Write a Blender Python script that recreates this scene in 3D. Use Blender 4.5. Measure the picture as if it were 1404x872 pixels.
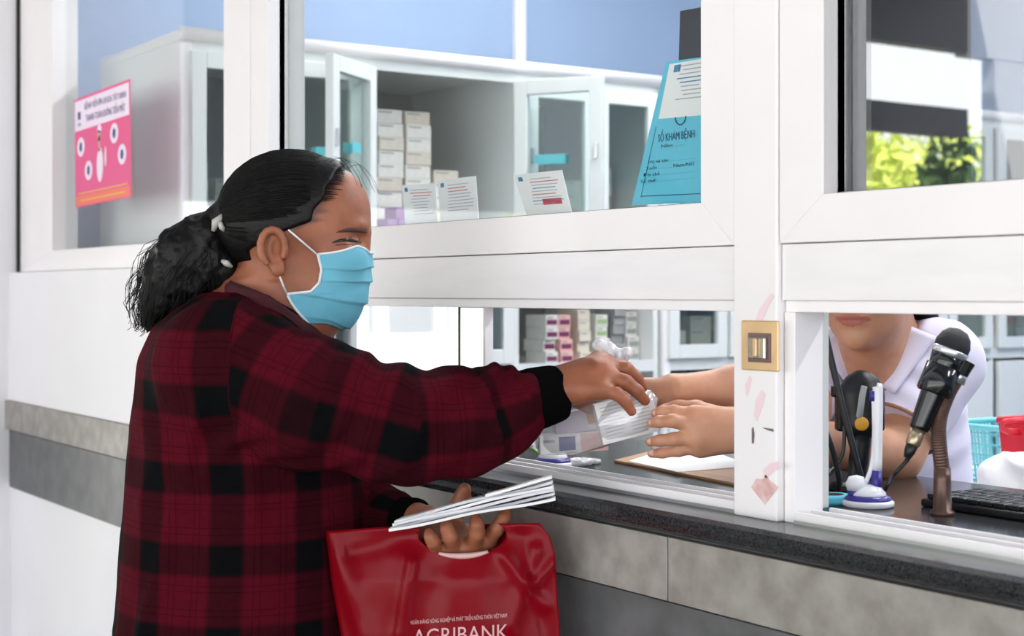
import bpy, bmesh, math, random
import numpy as np
from mathutils import Vector, Matrix, Euler

for o in list(bpy.data.objects):
    bpy.data.objects.remove(o)
SC = bpy.context.scene
COL = SC.collection
random.seed(7)
RNG = np.random.default_rng(11)

# ------------------------------------------------------------------ camera
F = 2071.0                      # focal length in pixels of the 1404 x 872 frame
TH = math.atan2(1410, F)        # the service window recedes to the left at this angle
SN, CS = math.sin(TH), math.cos(TH)
CAM = Vector((0, -1.22, 1.36))
FWD = Vector((-CS, SN, 0))
RGT = Vector((SN, CS, 0))
HZ = 401.0                      # horizon row
cd = bpy.data.cameras.new('camera')
cam = bpy.data.objects.new('camera', cd)
COL.objects.link(cam)
cam.location = CAM
cam.rotation_euler = FWD.to_track_quat('-Z', 'Y').to_euler()
cd.sensor_width = 36
cd.lens = 36 * F / 1404
cd.shift_y = -(436 - HZ) / 1404
cd.clip_start = 0.05
cd.dof.use_dof = True
cd.dof.focus_distance = 2.02
cd.dof.aperture_fstop = 7.0
SC.camera = cam

# ------------------------------------------------------------------ light
W = bpy.data.worlds.new('sky')
SC.world = W
W.use_nodes = True
bg = W.node_tree.nodes['Background']
bg.inputs[0].default_value = (0.93, 0.96, 1.0, 1)
bg.inputs[1].default_value = 2.9
sl = bpy.data.lights.new('sun', 'SUN')
sun = bpy.data.objects.new('sun', sl)
COL.objects.link(sun)
sl.energy = 16
sl.angle = 0.01
sl.color = (1, 0.95, 0.85)
sun.rotation_euler = Vector((-0.50, -0.25, -0.80)).to_track_quat('-Z', 'Y').to_euler()
sun.location = (4, 3, 9)
SC.view_settings.view_transform = 'Standard'
SC.view_settings.look = 'None'
SC.view_settings.exposure = 0.17
SC.view_settings.gamma = 1
SC.view_settings.use_curve_mapping = False
SC.cycles.max_bounces = 8
SC.cycles.transparent_max_bounces = 20
SC.cycles.caustics_reflective = False
SC.cycles.caustics_refractive = False
LAMP = 12.0                     # emission of the ceiling tubes in the dispensary

# ------------------------------------------------------------------ pixel helpers
def ray(px, py):
    u = (px - 702) / F
    return FWD + RGT * u + Vector((0, 0, (HZ - py) / F))
def P(px, py, Z):
    return CAM + ray(px, py) * Z
def onY(px, py, y):
    r = ray(px, py); return CAM + r * ((y - CAM.y) / r.y)
def onX(px, py, x):
    r = ray(px, py); return CAM + r * ((x - CAM.x) / r.x)
def onZ(px, py, z):
    r = ray(px, py); return CAM + r * ((z - CAM.z) / r.z)
def C(px, py, Z):               # camera-aligned frame: right, depth, up (metres)
    return np.array(((px - 702) / F * Z, Z, (HZ - py) / F * Z))
RM = np.array(((SN, CS, 0), (-CS, SN, 0), (0, 0, 1)))   # rows: right, depth, up in world
def c2w(v):
    return np.asarray(v) @ RM + np.array(CAM)
def WX(px, y=-0.015):
    return onY(px, HZ, y).x

# ------------------------------------------------------------------ materials
def nodes_of(m):
    m.use_nodes = True
    return m.node_tree.nodes, m.node_tree.links
def lin(c):
    return tuple(((x / 255) / 12.92 if x / 255 <= 0.04045 else ((x / 255 + 0.055) / 1.055) ** 2.4) for x in c)
def mat(name, rgb, rough=0.5, metal=0.0, var=0.0, vscale=20, bump=0.0, bscale=200, spec=0.5, coat=0.0, sub=0.0,
        alpha=1.0, trans=0.0, emit=0.0, second=None, stretch=(1, 1, 1)):
    m = bpy.data.materials.new(name)
    n, l = nodes_of(m)
    b = n['Principled BSDF']
    c = lin(rgb)
    b.inputs['Base Color'].default_value = (*c, 1)
    b.inputs['Roughness'].default_value = rough
    b.inputs['Metallic'].default_value = metal
    b.inputs['Specular IOR Level'].default_value = spec
    b.inputs['Coat Weight'].default_value = coat
    b.inputs['Alpha'].default_value = alpha
    b.inputs['Transmission Weight'].default_value = trans
    if sub:
        b.inputs['Subsurface Weight'].default_value = sub
        b.inputs['Subsurface Radius'].default_value = (0.012, 0.005, 0.003)
        b.inputs['Subsurface Scale'].default_value = 0.5
    if emit:
        b.inputs['Emission Color'].default_value = (*c, 1)
        b.inputs['Emission Strength'].default_value = emit
    if var or bump:
        tc = n.new('ShaderNodeTexCoord'); mp = n.new('ShaderNodeMapping')
        l.new(tc.outputs['Object'], mp.inputs[0]); mp.inputs['Scale'].default_value = stretch
    if var:
        t = n.new('ShaderNodeTexNoise'); t.inputs['Scale'].default_value = vscale; t.inputs['Detail'].default_value = 5
        r = n.new('ShaderNodeValToRGB'); r.color_ramp.elements[0].position = 0.35; r.color_ramp.elements[1].position = 0.65
        d = lin(second) if second else tuple(x * (1 - var) for x in c)
        r.color_ramp.elements[0].color = (*d, 1); r.color_ramp.elements[1].color = (*c, 1)
        l.new(mp.outputs[0], t.inputs['Vector']); l.new(t.outputs['Fac'], r.inputs[0]); l.new(r.outputs[0], b.inputs['Base Color'])
    if bump:
        t2 = n.new('ShaderNodeTexNoise'); t2.inputs['Scale'].default_value = bscale; t2.inputs['Detail'].default_value = 3
        bp = n.new('ShaderNodeBump'); bp.inputs['Strength'].default_value = bump; bp.inputs['Distance'].default_value = 0.002
        l.new(mp.outputs[0], t2.inputs['Vector']); l.new(t2.outputs['Fac'], bp.inputs['Height']); l.new(bp.outputs[0], b.inputs['Normal'])
    return m
def glass_mat(name, tint=(1, 1, 1), gain=1.0, rough=0.0, base=0.0, white=0.0):
    """thin sheet: clear transmission plus a Fresnel reflection; white = milky share"""
    m = bpy.data.materials.new(name); n, l = nodes_of(m)
    n.remove(n['Principled BSDF'])
    out = n['Material Output']
    tr = n.new('ShaderNodeBsdfTransparent'); tr.inputs[0].default_value = (*tint, 1)
    gl = n.new('ShaderNodeBsdfGlossy'); gl.inputs['Roughness'].default_value = rough
    lw = n.new('ShaderNodeLayerWeight'); lw.inputs[0].default_value = 0.5      # Schlick term, alike from both sides of a thin sheet
    pw = n.new('ShaderNodeMath'); pw.operation = 'POWER'; pw.inputs[1].default_value = 5; l.new(lw.outputs['Facing'], pw.inputs[0])
    fr = n.new('ShaderNodeMath'); fr.operation = 'MULTIPLY_ADD'; fr.inputs[1].default_value = 0.96; fr.inputs[2].default_value = 0.04; l.new(pw.outputs[0], fr.inputs[0])
    ma = n.new('ShaderNodeMath'); ma.operation = 'MULTIPLY_ADD'; ma.use_clamp = True
    ma.inputs[1].default_value = gain; ma.inputs[2].default_value = base
    mx = n.new('ShaderNodeMixShader')
    l.new(fr.outputs[0], ma.inputs[0]); l.new(ma.outputs[0], mx.inputs[0])
    src = tr
    if white:
        df = n.new('ShaderNodeBsdfDiffuse'); df.inputs[0].default_value = (0.9, 0.9, 0.93, 1)
        m2 = n.new('ShaderNodeMixShader'); m2.inputs[0].default_value = white
        l.new(tr.outputs[0], m2.inputs[1]); l.new(df.outputs[0], m2.inputs[2]); src = m2
    l.new(src.outputs[0], mx.inputs[1]); l.new(gl.outputs[0], mx.inputs[2]); l.new(mx.outputs[0], out.inputs[0])
    return m
def attr_mat(name, rough=0.5, sub=0.0, bump=0.0, bscale=400, spec=0.4):
    m = mat(name, (200, 150, 120), rough, bump=bump, bscale=bscale, sub=sub, spec=spec)
    n, l = nodes_of(m)
    a = n.new('ShaderNodeAttribute'); a.attribute_name = 'tone'
    l.new(a.outputs['Color'], n['Principled BSDF'].inputs['Base Color'])
    return m

M = {}
M['white'] = mat('white aluminium', (243, 240, 241), 0.38, var=0.03, vscale=6, spec=0.4)
M['white_in'] = mat('pale grey aluminium', (205, 208, 206), 0.4, spec=0.4)
M['rail'] = mat('white rail', (240, 237, 239), 0.42, var=0.04, vscale=9, stretch=(1, 1, 6))
M['alu'] = mat('bare aluminium', (205, 205, 206), 0.3, metal=0.7)
M['dark_gap'] = mat('black gasket', (18, 18, 19), 0.6)
M['paint'] = mat('white painted wall', (240, 238, 242), 0.6, var=0.04, vscale=3, bump=0.05, bscale=90)
M['blue'] = mat('pale blue wall paint', (158, 180, 212), 0.6, var=0.06, vscale=2)
M['ceil'] = mat('ceiling paint', (235, 236, 238), 0.8)
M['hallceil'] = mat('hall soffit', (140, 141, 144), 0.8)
M['floor'] = mat('floor tile', (104, 100, 96), 0.35, var=0.08, vscale=3)
M['paving'] = mat('outdoor paving', (215, 214, 212), 0.8, var=0.1, vscale=2)
M['tile_light'] = mat('beige grey stone tile', (158, 153, 148), 0.4, var=0.2, vscale=26, second=(132, 127, 121), bump=0.06, bscale=300)
M['tile_dark'] = mat('dark grey stone tile', (96, 97, 99), 0.38, var=0.2, vscale=16, second=(76, 77, 78), bump=0.06, bscale=300)
M['granite'] = mat('polished dark granite', (62, 63, 65), 0.16, var=0.6, vscale=420, second=(22, 22, 24), spec=0.32)
M['grout'] = mat('tile grout', (96, 94, 92), 0.9)
M['glass'] = glass_mat('clear window glass', (0.97, 0.985, 0.985), 0.9)
M['film'] = glass_mat('reflective window film', (0.92, 0.94, 0.95), 2.0, base=0.19)
M['hatch_glass'] = glass_mat('sliding hatch glass', (0.96, 0.97, 0.98), 2.2, base=0.05)
M['door_glass'] = glass_mat('cabinet door glass', (0.88, 0.93, 0.92), 1.0)
M['board'] = mat('slate board', (50, 53, 64), 0.6, var=0.2, vscale=5, stretch=(1, 1, 0.2))
M['slate'] = mat('dark slate frame', (40, 43, 52), 0.6)
M['cab'] = mat('cream white cabinet', (226, 230, 228), 0.35, spec=0.5, var=0.02, vscale=3)
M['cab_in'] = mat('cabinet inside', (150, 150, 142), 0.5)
M['teal_tape'] = mat('teal tape', (96, 192, 200), 0.5)
M['box_white'] = mat('white carton', (226, 224, 216), 0.7, var=0.1, vscale=60)
M['box_cream'] = mat('cream carton', (214, 206, 190), 0.7, var=0.1, vscale=60)
M['box_grey'] = mat('grey carton', (150, 152, 152), 0.7)
M['box_purple'] = mat('purple carton', (150, 96, 158), 0.6)
M['box_plum'] = mat('plum carton', (110, 38, 84), 0.6)
M['box_green'] = mat('green carton', (150, 180, 130), 0.6)
M['box_pink'] = mat('pink carton', (226, 178, 170), 0.6)
M['box_blue'] = mat('blue carton print', (48, 62, 140), 0.6)
M['dark'] = mat('near black plastic', (17, 17, 19), 0.4, spec=0.3)
M['rubber'] = mat('black rubber cable', (20, 20, 22), 0.45)
M['paper'] = mat('white paper', (240, 240, 240), 0.8)
M['paper2'] = mat('greyish paper', (222, 223, 230), 0.8, var=0.12, vscale=40)
M['print'] = mat('grey print', (176, 176, 184), 0.8)
M['print_red'] = mat('red print', (200, 80, 90), 0.8)
M['print_blue'] = mat('blue print', (60, 130, 170), 0.8)
M['book_blue'] = mat('light blue card', (96, 196, 222), 0.6)
M['book_line'] = mat('dark blue print', (34, 74, 104), 0.7)
M['pink'] = mat('poster pink', (232, 84, 142), 0.5)
M['lilac'] = mat('poster pale lilac', (244, 228, 246), 0.5)
M['orange'] = mat('poster orange', (240, 120, 100), 0.5)
M['gold_text'] = mat('poster amber print', (240, 190, 70), 0.5)
M['navy'] = mat('poster navy print', (64, 54, 120), 0.5)
M['brass'] = mat('brass plate', (232, 196, 150), 0.35, metal=0.45, var=0.12, vscale=30)
M['chrome'] = mat('worn chrome', (190, 182, 172), 0.25, metal=0.85)
M['stain'] = mat('pink tape stain', (241, 214, 221), 0.7)
M['stain_dark'] = mat('brown scuff', (120, 96, 96), 0.7)
M['heart'] = mat('torn sticker', (214, 166, 164), 0.7, var=0.35, vscale=60, second=(232, 206, 204))
M['pen_white'] = mat('white plastic', (236, 236, 242), 0.25)
M['pen_blue'] = mat('indigo plastic', (54, 48, 140), 0.3)
M['mic_black'] = mat('gloss black metal', (18, 18, 20), 0.15, spec=0.6)
M['mesh_black'] = mat('microphone grille', (26, 26, 28), 0.55, bump=0.9, bscale=900)
M['silver'] = mat('silver ring', (214, 214, 216), 0.25, metal=0.8)
M['nickel'] = mat('warm nickel', (176, 160, 132), 0.3, metal=0.8)
M['neck'] = mat('bronze brown metal', (92, 68, 58), 0.3, metal=0.35)
M['yellow'] = mat('amber label', (206, 150, 40), 0.5)
M['wood'] = mat('light brown wood', (192, 146, 104), 0.5, var=0.2, vscale=10, stretch=(1, 8, 1))
M['red_plastic'] = mat('red plastic', (222, 44, 62), 0.3)
M['teal_plastic'] = mat('teal plastic', (120, 204, 214), 0.4)
M['cloth_white'] = mat('white cloth', (226, 224, 220), 0.85, var=0.06, vscale=12)
M['bag_red'] = mat('glossy red plastic film', (122, 5, 20), 0.27, spec=0.13, bump=0.25, bscale=14, sub=0.0)
M['bag_print'] = mat('pale bag print', (212, 166, 168), 0.5)
M['handle_patch'] = mat('pale plastic edge', (206, 168, 166), 0.4)
M['film_bag'] = glass_mat('clear plastic bag', (0.97, 0.97, 0.98), 1.6, rough=0.12, base=0.05, white=0.26)
M['film_white'] = glass_mat('crumpled plastic', (0.95, 0.95, 0.97), 1.2, rough=0.2, base=0.05, white=0.6)
M['green_edge'] = mat('green bag edge', (170, 214, 110), 0.5)
M['skin_a'] = attr_mat('weathered skin', 0.5, sub=0.12, bump=0.10, bscale=260)
M['skin_b'] = attr_mat('fair skin', 0.48, sub=0.12, bump=0.06, bscale=260)
M['hair'] = mat('black hair', (9, 8, 8), 0.5, var=0.5, vscale=120, bump=0.5, bscale=160, spec=0.25)
M['strand'] = mat('black hair strands', (10, 9, 9), 0.55, spec=0.2)
M['brow'] = mat('dark brow hair', (62, 42, 36), 0.7)
M['eye'] = mat('eye dark', (34, 24, 20), 0.15)
M['nail'] = mat('fingernail', (214, 164, 148), 0.3)
M['clip'] = mat('pale grey hair clip', (182, 180, 174), 0.35)
M['mask'] = mat('blue surgical fabric', (104, 180, 204), 0.75, var=0.08, vscale=30, bump=0.15, bscale=500)
M['mask_edge'] = mat('white mask edge', (222, 228, 232), 0.8)
M['coat'] = mat('pale lavender cotton', (224, 220, 240), 0.8, bump=0.1, bscale=600)
M['hem'] = mat('bronze sleeve trim', (150, 104, 84), 0.5)
M['cuff'] = mat('black ribbed knit', (10, 10, 11), 0.95, bump=0.3, bscale=300, spec=0.02)
M['leaf'] = mat('yellow green leaves', (206, 220, 104), 0.6, var=0.35, vscale=2)
M['leaf_dark'] = mat('dark green leaves', (62, 92, 44), 0.6, var=0.3, vscale=3)
M['bark'] = mat('bark', (86, 72, 58), 0.9)
M['lamp'] = mat('lit tube', (255, 252, 245), 0.4, emit=LAMP)

def plaid_mat(name):
    m = mat(name, (90, 20, 30), 0.95, bump=0.25, bscale=700, spec=0.05)
    n, l = nodes_of(m); b = n['Principled BSDF']
    a = n.new('ShaderNodeAttribute'); a.attribute_name = 'weave'
    s = n.new('ShaderNodeSeparateXYZ'); l.new(a.outputs['Vector'], s.inputs[0])
    def M2(op, x, y, clamp=False):
        q = n.new('ShaderNodeMath'); q.operation = op; q.use_clamp = clamp
        for i, t in enumerate((x, y)):
            if t is None: continue
            if isinstance(t, (int, float)): q.inputs[i].default_value = t
            else: l.new(t, q.inputs[i])
        return q.outputs[0]
    def pulse(src, lo, hi, soft):
        f = M2('FRACT', src, None)
        c = M2('ABSOLUTE', M2('SUBTRACT', f, (lo + hi) / 2), None)
        return M2('DIVIDE', M2('SUBTRACT', (hi - lo) / 2 + soft / 2, c), soft, True)
    u, v = s.outputs[0], s.outputs[1]
    bu = pulse(u, 0.31, 0.70, 0.06); bv = pulse(v, 0.31, 0.70, 0.06)
    band = M2('ADD', bu, bv)
    lines = None
    for src in (u, v):
        for c in (0.12, 0.19, 0.82, 0.9):
            q = pulse(src, c - 0.007, c + 0.007, 0.012)
            lines = q if lines is None else M2('MAXIMUM', lines, q)
    r = n.new('ShaderNodeValToRGB')
    e = r.color_ramp.elements
    e[0].position = 0; e[0].color = (*lin((84, 13, 28)), 1)
    e[1].position = 1; e[1].color = (*lin((12, 13, 15)), 1)
    k = e.new(0.5); e.new(0.72).color = (*lin((44, 10, 17)), 1); k.color = (*lin((55, 11, 20)), 1)
    l.new(M2('MULTIPLY', band, 0.5), r.inputs[0])
    tw = n.new('ShaderNodeTexNoise'); tw.inputs['Scale'].default_value = 60; tw.inputs['Detail'].default_value = 4
    mx = n.new('ShaderNodeMixRGB'); mx.blend_type = 'MULTIPLY'
    l.new(M2('MULTIPLY', lines, 0.45), mx.inputs[0]); l.new(r.outputs[0], mx.inputs[1])
    mx.inputs[2].default_value = (0.25, 0.2, 0.2, 1)
    m3 = n.new('ShaderNodeMixRGB'); m3.blend_type = 'MULTIPLY'; m3.inputs[0].default_value = 0.35
    l.new(mx.outputs[0], m3.inputs[1]); l.new(tw.outputs['Fac'], m3.inputs[2])
    l.new(m3.outputs[0], b.inputs['Base Color'])
    b.inputs['Sheen Weight'].default_value = 0.0
    return m
M['plaid'] = plaid_mat('red and black plaid flannel')

# ------------------------------------------------------------------ object helpers
def tag(o, label=None, cat=None, group=None, kind=None):
    if label: o['label'] = label
    if cat: o['category'] = cat
    if group: o['group'] = group
    if kind: o['kind'] = kind
    return o
def thing(name, loc, label, cat, group=None):
    o = bpy.data.objects.new(name, None); COL.objects.link(o)
    o.location = loc; o.empty_display_size = 0.05
    return tag(o, label, cat, group)
def wloc(o):
    v = Vector((0, 0, 0))
    while o:
        v = v + Vector(o.location); o = o.parent
    return v
def link_mesh(name, me, m, parent=None, smooth=False, bevel=0, solid=0, auto=False):
    o = bpy.data.objects.new(name, me); COL.objects.link(o)
    if m is not None: me.materials.append(M[m] if isinstance(m, str) else m)
    if parent:
        w = wloc(parent)
        me.transform(Matrix.Translation(-w)); o.parent = parent
    else:                        # put the origin at the middle of the base
        co = np.empty(len(me.vertices) * 3); me.vertices.foreach_get('co', co); co = co.reshape(-1, 3)
        if len(co):
            w = Vector(((co[:, 0].min() + co[:, 0].max()) / 2, (co[:, 1].min() + co[:, 1].max()) / 2, co[:, 2].min()))
            me.transform(Matrix.Translation(-w)); o.location = w
    if smooth:
        me.polygons.foreach_set('use_smooth', [True] * len(me.polygons))
    if solid:
        s = o.modifiers.new('thickness', 'SOLIDIFY'); s.thickness = solid; s.offset = 0
    if bevel:
        b = o.modifiers.new('edge', 'BEVEL'); b.width = bevel; b.segments = 2; b.limit_method = 'ANGLE'
    return o
class MB:
    def __init__(s): s.v = []; s.f = []
    def add(s, v, f):
        k = len(s.v); s.v += [tuple(x) for x in v]; s.f += [tuple(i + k for i in q) for q in f]; return s
    def box(s, lo, hi, mtx=None):
        x0, y0, z0 = lo; x1, y1, z1 = hi
        v = [Vector(p) for p in ((x0, y0, z0), (x1, y0, z0), (x1, y1, z0), (x0, y1, z0), (x0, y0, z1), (x1, y0, z1), (x1, y1, z1), (x0, y1, z1))]
        if mtx: v = [mtx @ p for p in v]
        return s.add(v, [(0, 3, 2, 1), (4, 5, 6, 7), (0, 1, 5, 4), (1, 2, 6, 5), (2, 3, 7, 6), (3, 0, 4, 7)])
    def prism(s, poly, vec):     # poly: list of points, extruded along vec
        n = len(poly); p = [Vector(q) for q in poly]; vec = Vector(vec)
        s.add(p + [q + vec for q in p], [tuple(range(n))[::-1], tuple(range(n, 2 * n))] + [(i, (i + 1) % n, (i + 1) % n + n, i + n) for i in range(n)])
        return s
    def tube(s, pts, r, n=8, cap=True):
        pts = [Vector(p) for p in pts]; m = len(pts)
        rs = r if isinstance(r, (list, tuple)) else [r] * m
        up = None; rings = []
        for i, p in enumerate(pts):
            t = (pts[min(i + 1, m - 1)] - pts[max(i - 1, 0)]).normalized()
            if up is None: up = t.orthogonal().normalized()
            up = (up - t * up.dot(t)).normalized(); w = t.cross(up)
            rings.append([p + (up * math.cos(a) + w * math.sin(a)) * rs[i] for a in [2 * math.pi * k / n for k in range(n)]])
        v = [q for ring in rings for q in ring]
        f = [(i * n + k, i * n + (k + 1) % n, (i + 1) * n + (k + 1) % n, (i + 1) * n + k) for i in range(m - 1) for k in range(n)]
        if cap: f += [tuple(range(n))[::-1], tuple(range((m - 1) * n, m * n))]
        return s.add(v, f)
    def lathe(s, prof, mtx=None, n=24):  # prof: (radius, height) pairs about local z
        v = []
        for r, h in prof:
            for k in range(n):
                a = 2 * math.pi * k / n; q = Vector((r * math.cos(a), r * math.sin(a), h)); v.append(mtx @ q if mtx else q)
        m = len(prof)
        f = [(i * n + k, i * n + (k + 1) % n, (i + 1) * n + (k + 1) % n, (i + 1) * n + k) for i in range(m - 1) for k in range(n)]
        f += [tuple(range(n))[::-1], tuple(range((m - 1) * n, m * n))]
        return s.add(v, f)
    def grid(s, pts):            # pts[i][j]
        a, b = len(pts), len(pts[0])
        return s.add([q for r in pts for q in r], [(i * b + j, i * b + j + 1, (i + 1) * b + j + 1, (i + 1) * b + j) for i in range(a - 1) for j in range(b - 1)])
    def build(s, name, m, parent=None, **k):
        me = bpy.data.meshes.new(name); me.from_pydata([tuple(x) for x in s.v], [], s.f); me.validate(); me.update()
        return link_mesh(name, me, m, parent, **k)
def box(name, lo, hi, m, parent=None, bevel=0.0, mtx=None):
    lo, hi = [min(a, b) for a, b in zip(lo, hi)], [max(a, b) for a, b in zip(lo, hi)]
    return MB().box(lo, hi, mtx).build(name, m, parent, bevel=bevel)
def struct(o): o['kind'] = 'structure'; return o
def spline(pts, n=8):
    pts = [Vector(p) for p in pts]; out = []
    q = [pts[0] * 2 - pts[1]] + pts + [pts[-1] * 2 - pts[-2]]
    for i in range(1, len(q) - 2):
        a, b, c, d = q[i - 1:i + 3]
        for k in range(n):
            t = k / n
            out.append(0.5 * ((2 * b) + (c - a) * t + (2 * a - 5 * b + 4 * c - d) * t * t + (3 * b - a - 3 * c + d) * t ** 3))
    out.append(pts[-1]); return out
def text(s, size, m, parent, mtx, name='lettering', fit=None, align='CENTER'):
    cu = bpy.data.curves.new('t', 'FONT'); cu.body = s; cu.size = size; cu.align_x = align; cu.align_y = 'CENTER'
    cu.resolution_u = 2; cu.extrude = 0.0001
    o = bpy.data.objects.new('t', cu); COL.objects.link(o)
    bpy.context.view_layer.update()
    me = bpy.data.meshes.new_from_object(o.evaluated_get(bpy.context.evaluated_depsgraph_get()))
    bpy.data.objects.remove(o); bpy.data.curves.remove(cu)
    if fit:
        xs = [v.co.x for v in me.vertices]
        if xs: me.transform(Matrix.Diagonal((fit / (max(xs) - min(xs)), 1, 1, 1)))
    me.transform(mtx); me.materials.clear()
    return link_mesh(name, me, m, parent)
def frame(o, ex, ey):            # matrix with x axis ex, y axis ey, z = ex x ey
    ex = Vector(ex).normalized(); ez = ex.cross(Vector(ey)).normalized(); ey = ez.cross(ex)
    return Matrix(((ex.x, ey.x, ez.x, o[0]), (ex.y, ey.y, ez.y, o[1]), (ex.z, ey.z, ez.z, o[2]), (0, 0, 0, 1)))

# ================================================================== the setting
ZC = 1.103                       # counter top
ZG, ZJ, ZR, ZH = 1.467, 1.415, 1.351, 1.338   # glass bottom, sash bottom, rail bottom, hatch top
ZT = 2.40
XL = -4.13                       # left end of the window wall
XE = 0.9                         # right end, outside the frame
struct(box('floor', (-6.0, -7, -0.1), (4, 3.8, 0), 'floor'))
struct(box('floor_outside', (-45, -40, -0.16), (-6.0, 30, -0.04), 'paving'))
struct(box('floor_back', (-6.0, -40, -0.16), (30, -7, -0.04), 'paving'))
struct(box('ceiling', (-4.3, 0.0, 2.95), (3.1, 3.8, 3.05), 'ceil'))
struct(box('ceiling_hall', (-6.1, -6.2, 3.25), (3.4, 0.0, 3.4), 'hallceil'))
struct(box('wall_left', (-4.36, 0.06, 0), (-4.26, 3.8, 2.95), 'blue'))
struct(box('wall_back', (-4.36, 3.7, 0), (3.1, 3.8, 2.95), 'blue'))
struct(box('wall_right', (3.0, 0.06, 0), (3.1, 3.7, 2.95), 'blue'))
struct(box('wall_header', (XL - 0.5, -0.04, ZT), (3.1, 0.06, 3.25), 'paint'))
struct(box('wall_right_front', (XE, -0.04, 0), (3.1, 0.06, ZT), 'paint'))
struct(box('wall_pillar', (XL - 0.5, -0.42, 0), (XL, 0.06, ZT), 'paint'))
wf = struct(box('wall_front', (XL, -0.045, 0), (XE, 0.06, 1.07), 'paint'))
# tiles of the lower wall: light course, then dark course
def tile_course(z0, z1, m, x0s, y):
    for a, b in zip(x0s[:-1], x0s[1:]):
        box('tile', (a + 0.0012, y, z0 + 0.001), (b - 0.0012, -0.045, z1), m, wf, bevel=0.001)
jt = onY(915, HZ, -0.06).x
tile_course(0.993, 1.07, 'tile_light', [XL, jt - 1.8, jt - 0.9, jt, jt + 0.9, XE], -0.06)
tile_course(0.839, 0.992, 'tile_dark', [XL + 0.03, jt - 1.32, jt + 0.9, XE], -0.057)
struct(box('trim_grout', (XL, -0.048, 0.85), (XE, -0.04, 1.069), 'grout'))
# white panel below the left window
XP = WX(420)
pn = struct(box('wall_panel', (XL, -0.05, 1.071), (XP, 0.03, ZJ - 0.002), 'paint'))

# the hall's outer side, seen only as a reflection in the panes
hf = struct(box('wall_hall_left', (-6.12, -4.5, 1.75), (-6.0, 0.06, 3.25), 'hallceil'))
struct(box('trim_post_1', (-6.15, -5.27, 0), (-6.0, -4.5, 3.25), 'slate'))
struct(box('trim_beam_1', (-6.12, -6.2, 2.30), (-6.02, -5.27, 2.47), 'slate'))
struct(box('trim_beam_2', (-6.12, -6.2, 2.82), (-6.02, -5.27, 3.25), 'slate'))
struct(box('trim_post_2', (-6.12, -6.75, 0), (-6.02, -6.45, 2.795), 'hallceil'))
struct(box('trim_beam_3', (-6.12, -8.0, 2.80), (-6.02, -6.2, 3.6), 'hallceil'))

# ------------------------------------------------------------------ window joinery
Y0, Y1 = -0.018, 0.045
def quad_prism(name, pts, y0, y1, m, parent, bevel=0.0012):   # pts: (x, z) outline
    return MB().prism([(x, y0, z) for x, z in pts], (0, y1 - y0, 0)).build(name, m, parent, bevel=bevel)
def sash(name, x0, x1, wl, wr, inner=True):
    w = struct(thing(name, ((x0 + x1) / 2, 0, ZJ), None, None))
    hb = ZG - ZJ
    quad_prism('stile', [(x0, ZJ), (x0 + wl, ZG), (x0 + wl, ZT - hb), (x0, ZT)], Y0 - 0.004, Y1, 'white', w)
    quad_prism('stile', [(x1, ZJ), (x1, ZT), (x1 - wr, ZT - hb), (x1 - wr, ZG)], Y0 - 0.004, Y1, 'white', w)
    quad_prism('bottom_rail', [(x0, ZJ), (x1, ZJ), (x1 - wr, ZG), (x0 + wl, ZG)], Y0 - 0.004, Y1, 'white', w)
    quad_prism('top_rail', [(x0, ZT), (x0 + wl, ZT - hb), (x1 - wr, ZT - hb), (x1, ZT)], Y0 - 0.004, Y1, 'white', w)
    return w
ZB = ZG
w1 = sash('window_1', XL, WX(347.5), WX(75) - XL, WX(347.5) - WX(311))
w2 = sash('window_2', WX(348.5), WX(1012.5), WX(373) - WX(348.5), WX(1012.5) - WX(966.5))
w3 = sash('window_3', WX(1074.5), XE, WX(1135) - WX(1074.5), 0.06)
for w, a, b, g in ((w1, 75, 311, 'glass'), (w2, 373, 966, 'glass'), (w3, 1135, None, 'film')):
    xa = WX(a) - 0.01; xb = (WX(b) + 0.01) if b else XE - 0.05
    box('pane', (xa, 0.012, ZG - 0.01), (xb, 0.016, ZT - 0.03), g, w)
# dark gasket and the deeper inner stile at the left jamb of windows 2 and 3
for w, a, b, c in ((w2, 373, 381.5, 398), (w3, 1135, 1143, 1158)):
    box('gasket', (WX(a), 0.0, ZG), (WX(b, 0.0), 0.011, ZT - 0.05), 'dark_gap', w)
    box('inner_stile', (onY(b, HZ, 0.02).x, 0.018, ZG - 0.01), (onY(c, HZ, 0.02).x, 0.05, ZT - 0.03), 'white_in', w, bevel=0.001)
# dark sill gasket line along the glass bottoms
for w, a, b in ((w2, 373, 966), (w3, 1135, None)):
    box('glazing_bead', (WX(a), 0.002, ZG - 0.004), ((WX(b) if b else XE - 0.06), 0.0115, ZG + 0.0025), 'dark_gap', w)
# mullions and rails
m1 = struct(box('trim_1', (WX(1013.5), -0.024, ZC), (WX(1073), Y1, ZT), 'white', bevel=0.002))
r1 = struct(box('trim_2', (XP, Y0, ZR), (WX(1012.5), Y1, ZJ - 0.001), 'rail', bevel=0.0015))
r2 = struct(box('trim_3', (WX(1074.5), Y0, ZR), (XE, Y1, ZJ - 0.001), 'rail', bevel=0.0015))
struct(box('trim_4', (XL - 0.004, -0.03, ZR), (XL + 0.012, -0.018, ZT), 'dark_gap'))
struct(box('trim_5', (XP - 0.03, Y0 - 0.006, ZC), (XP, Y1, ZR), 'white', bevel=0.002))

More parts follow.
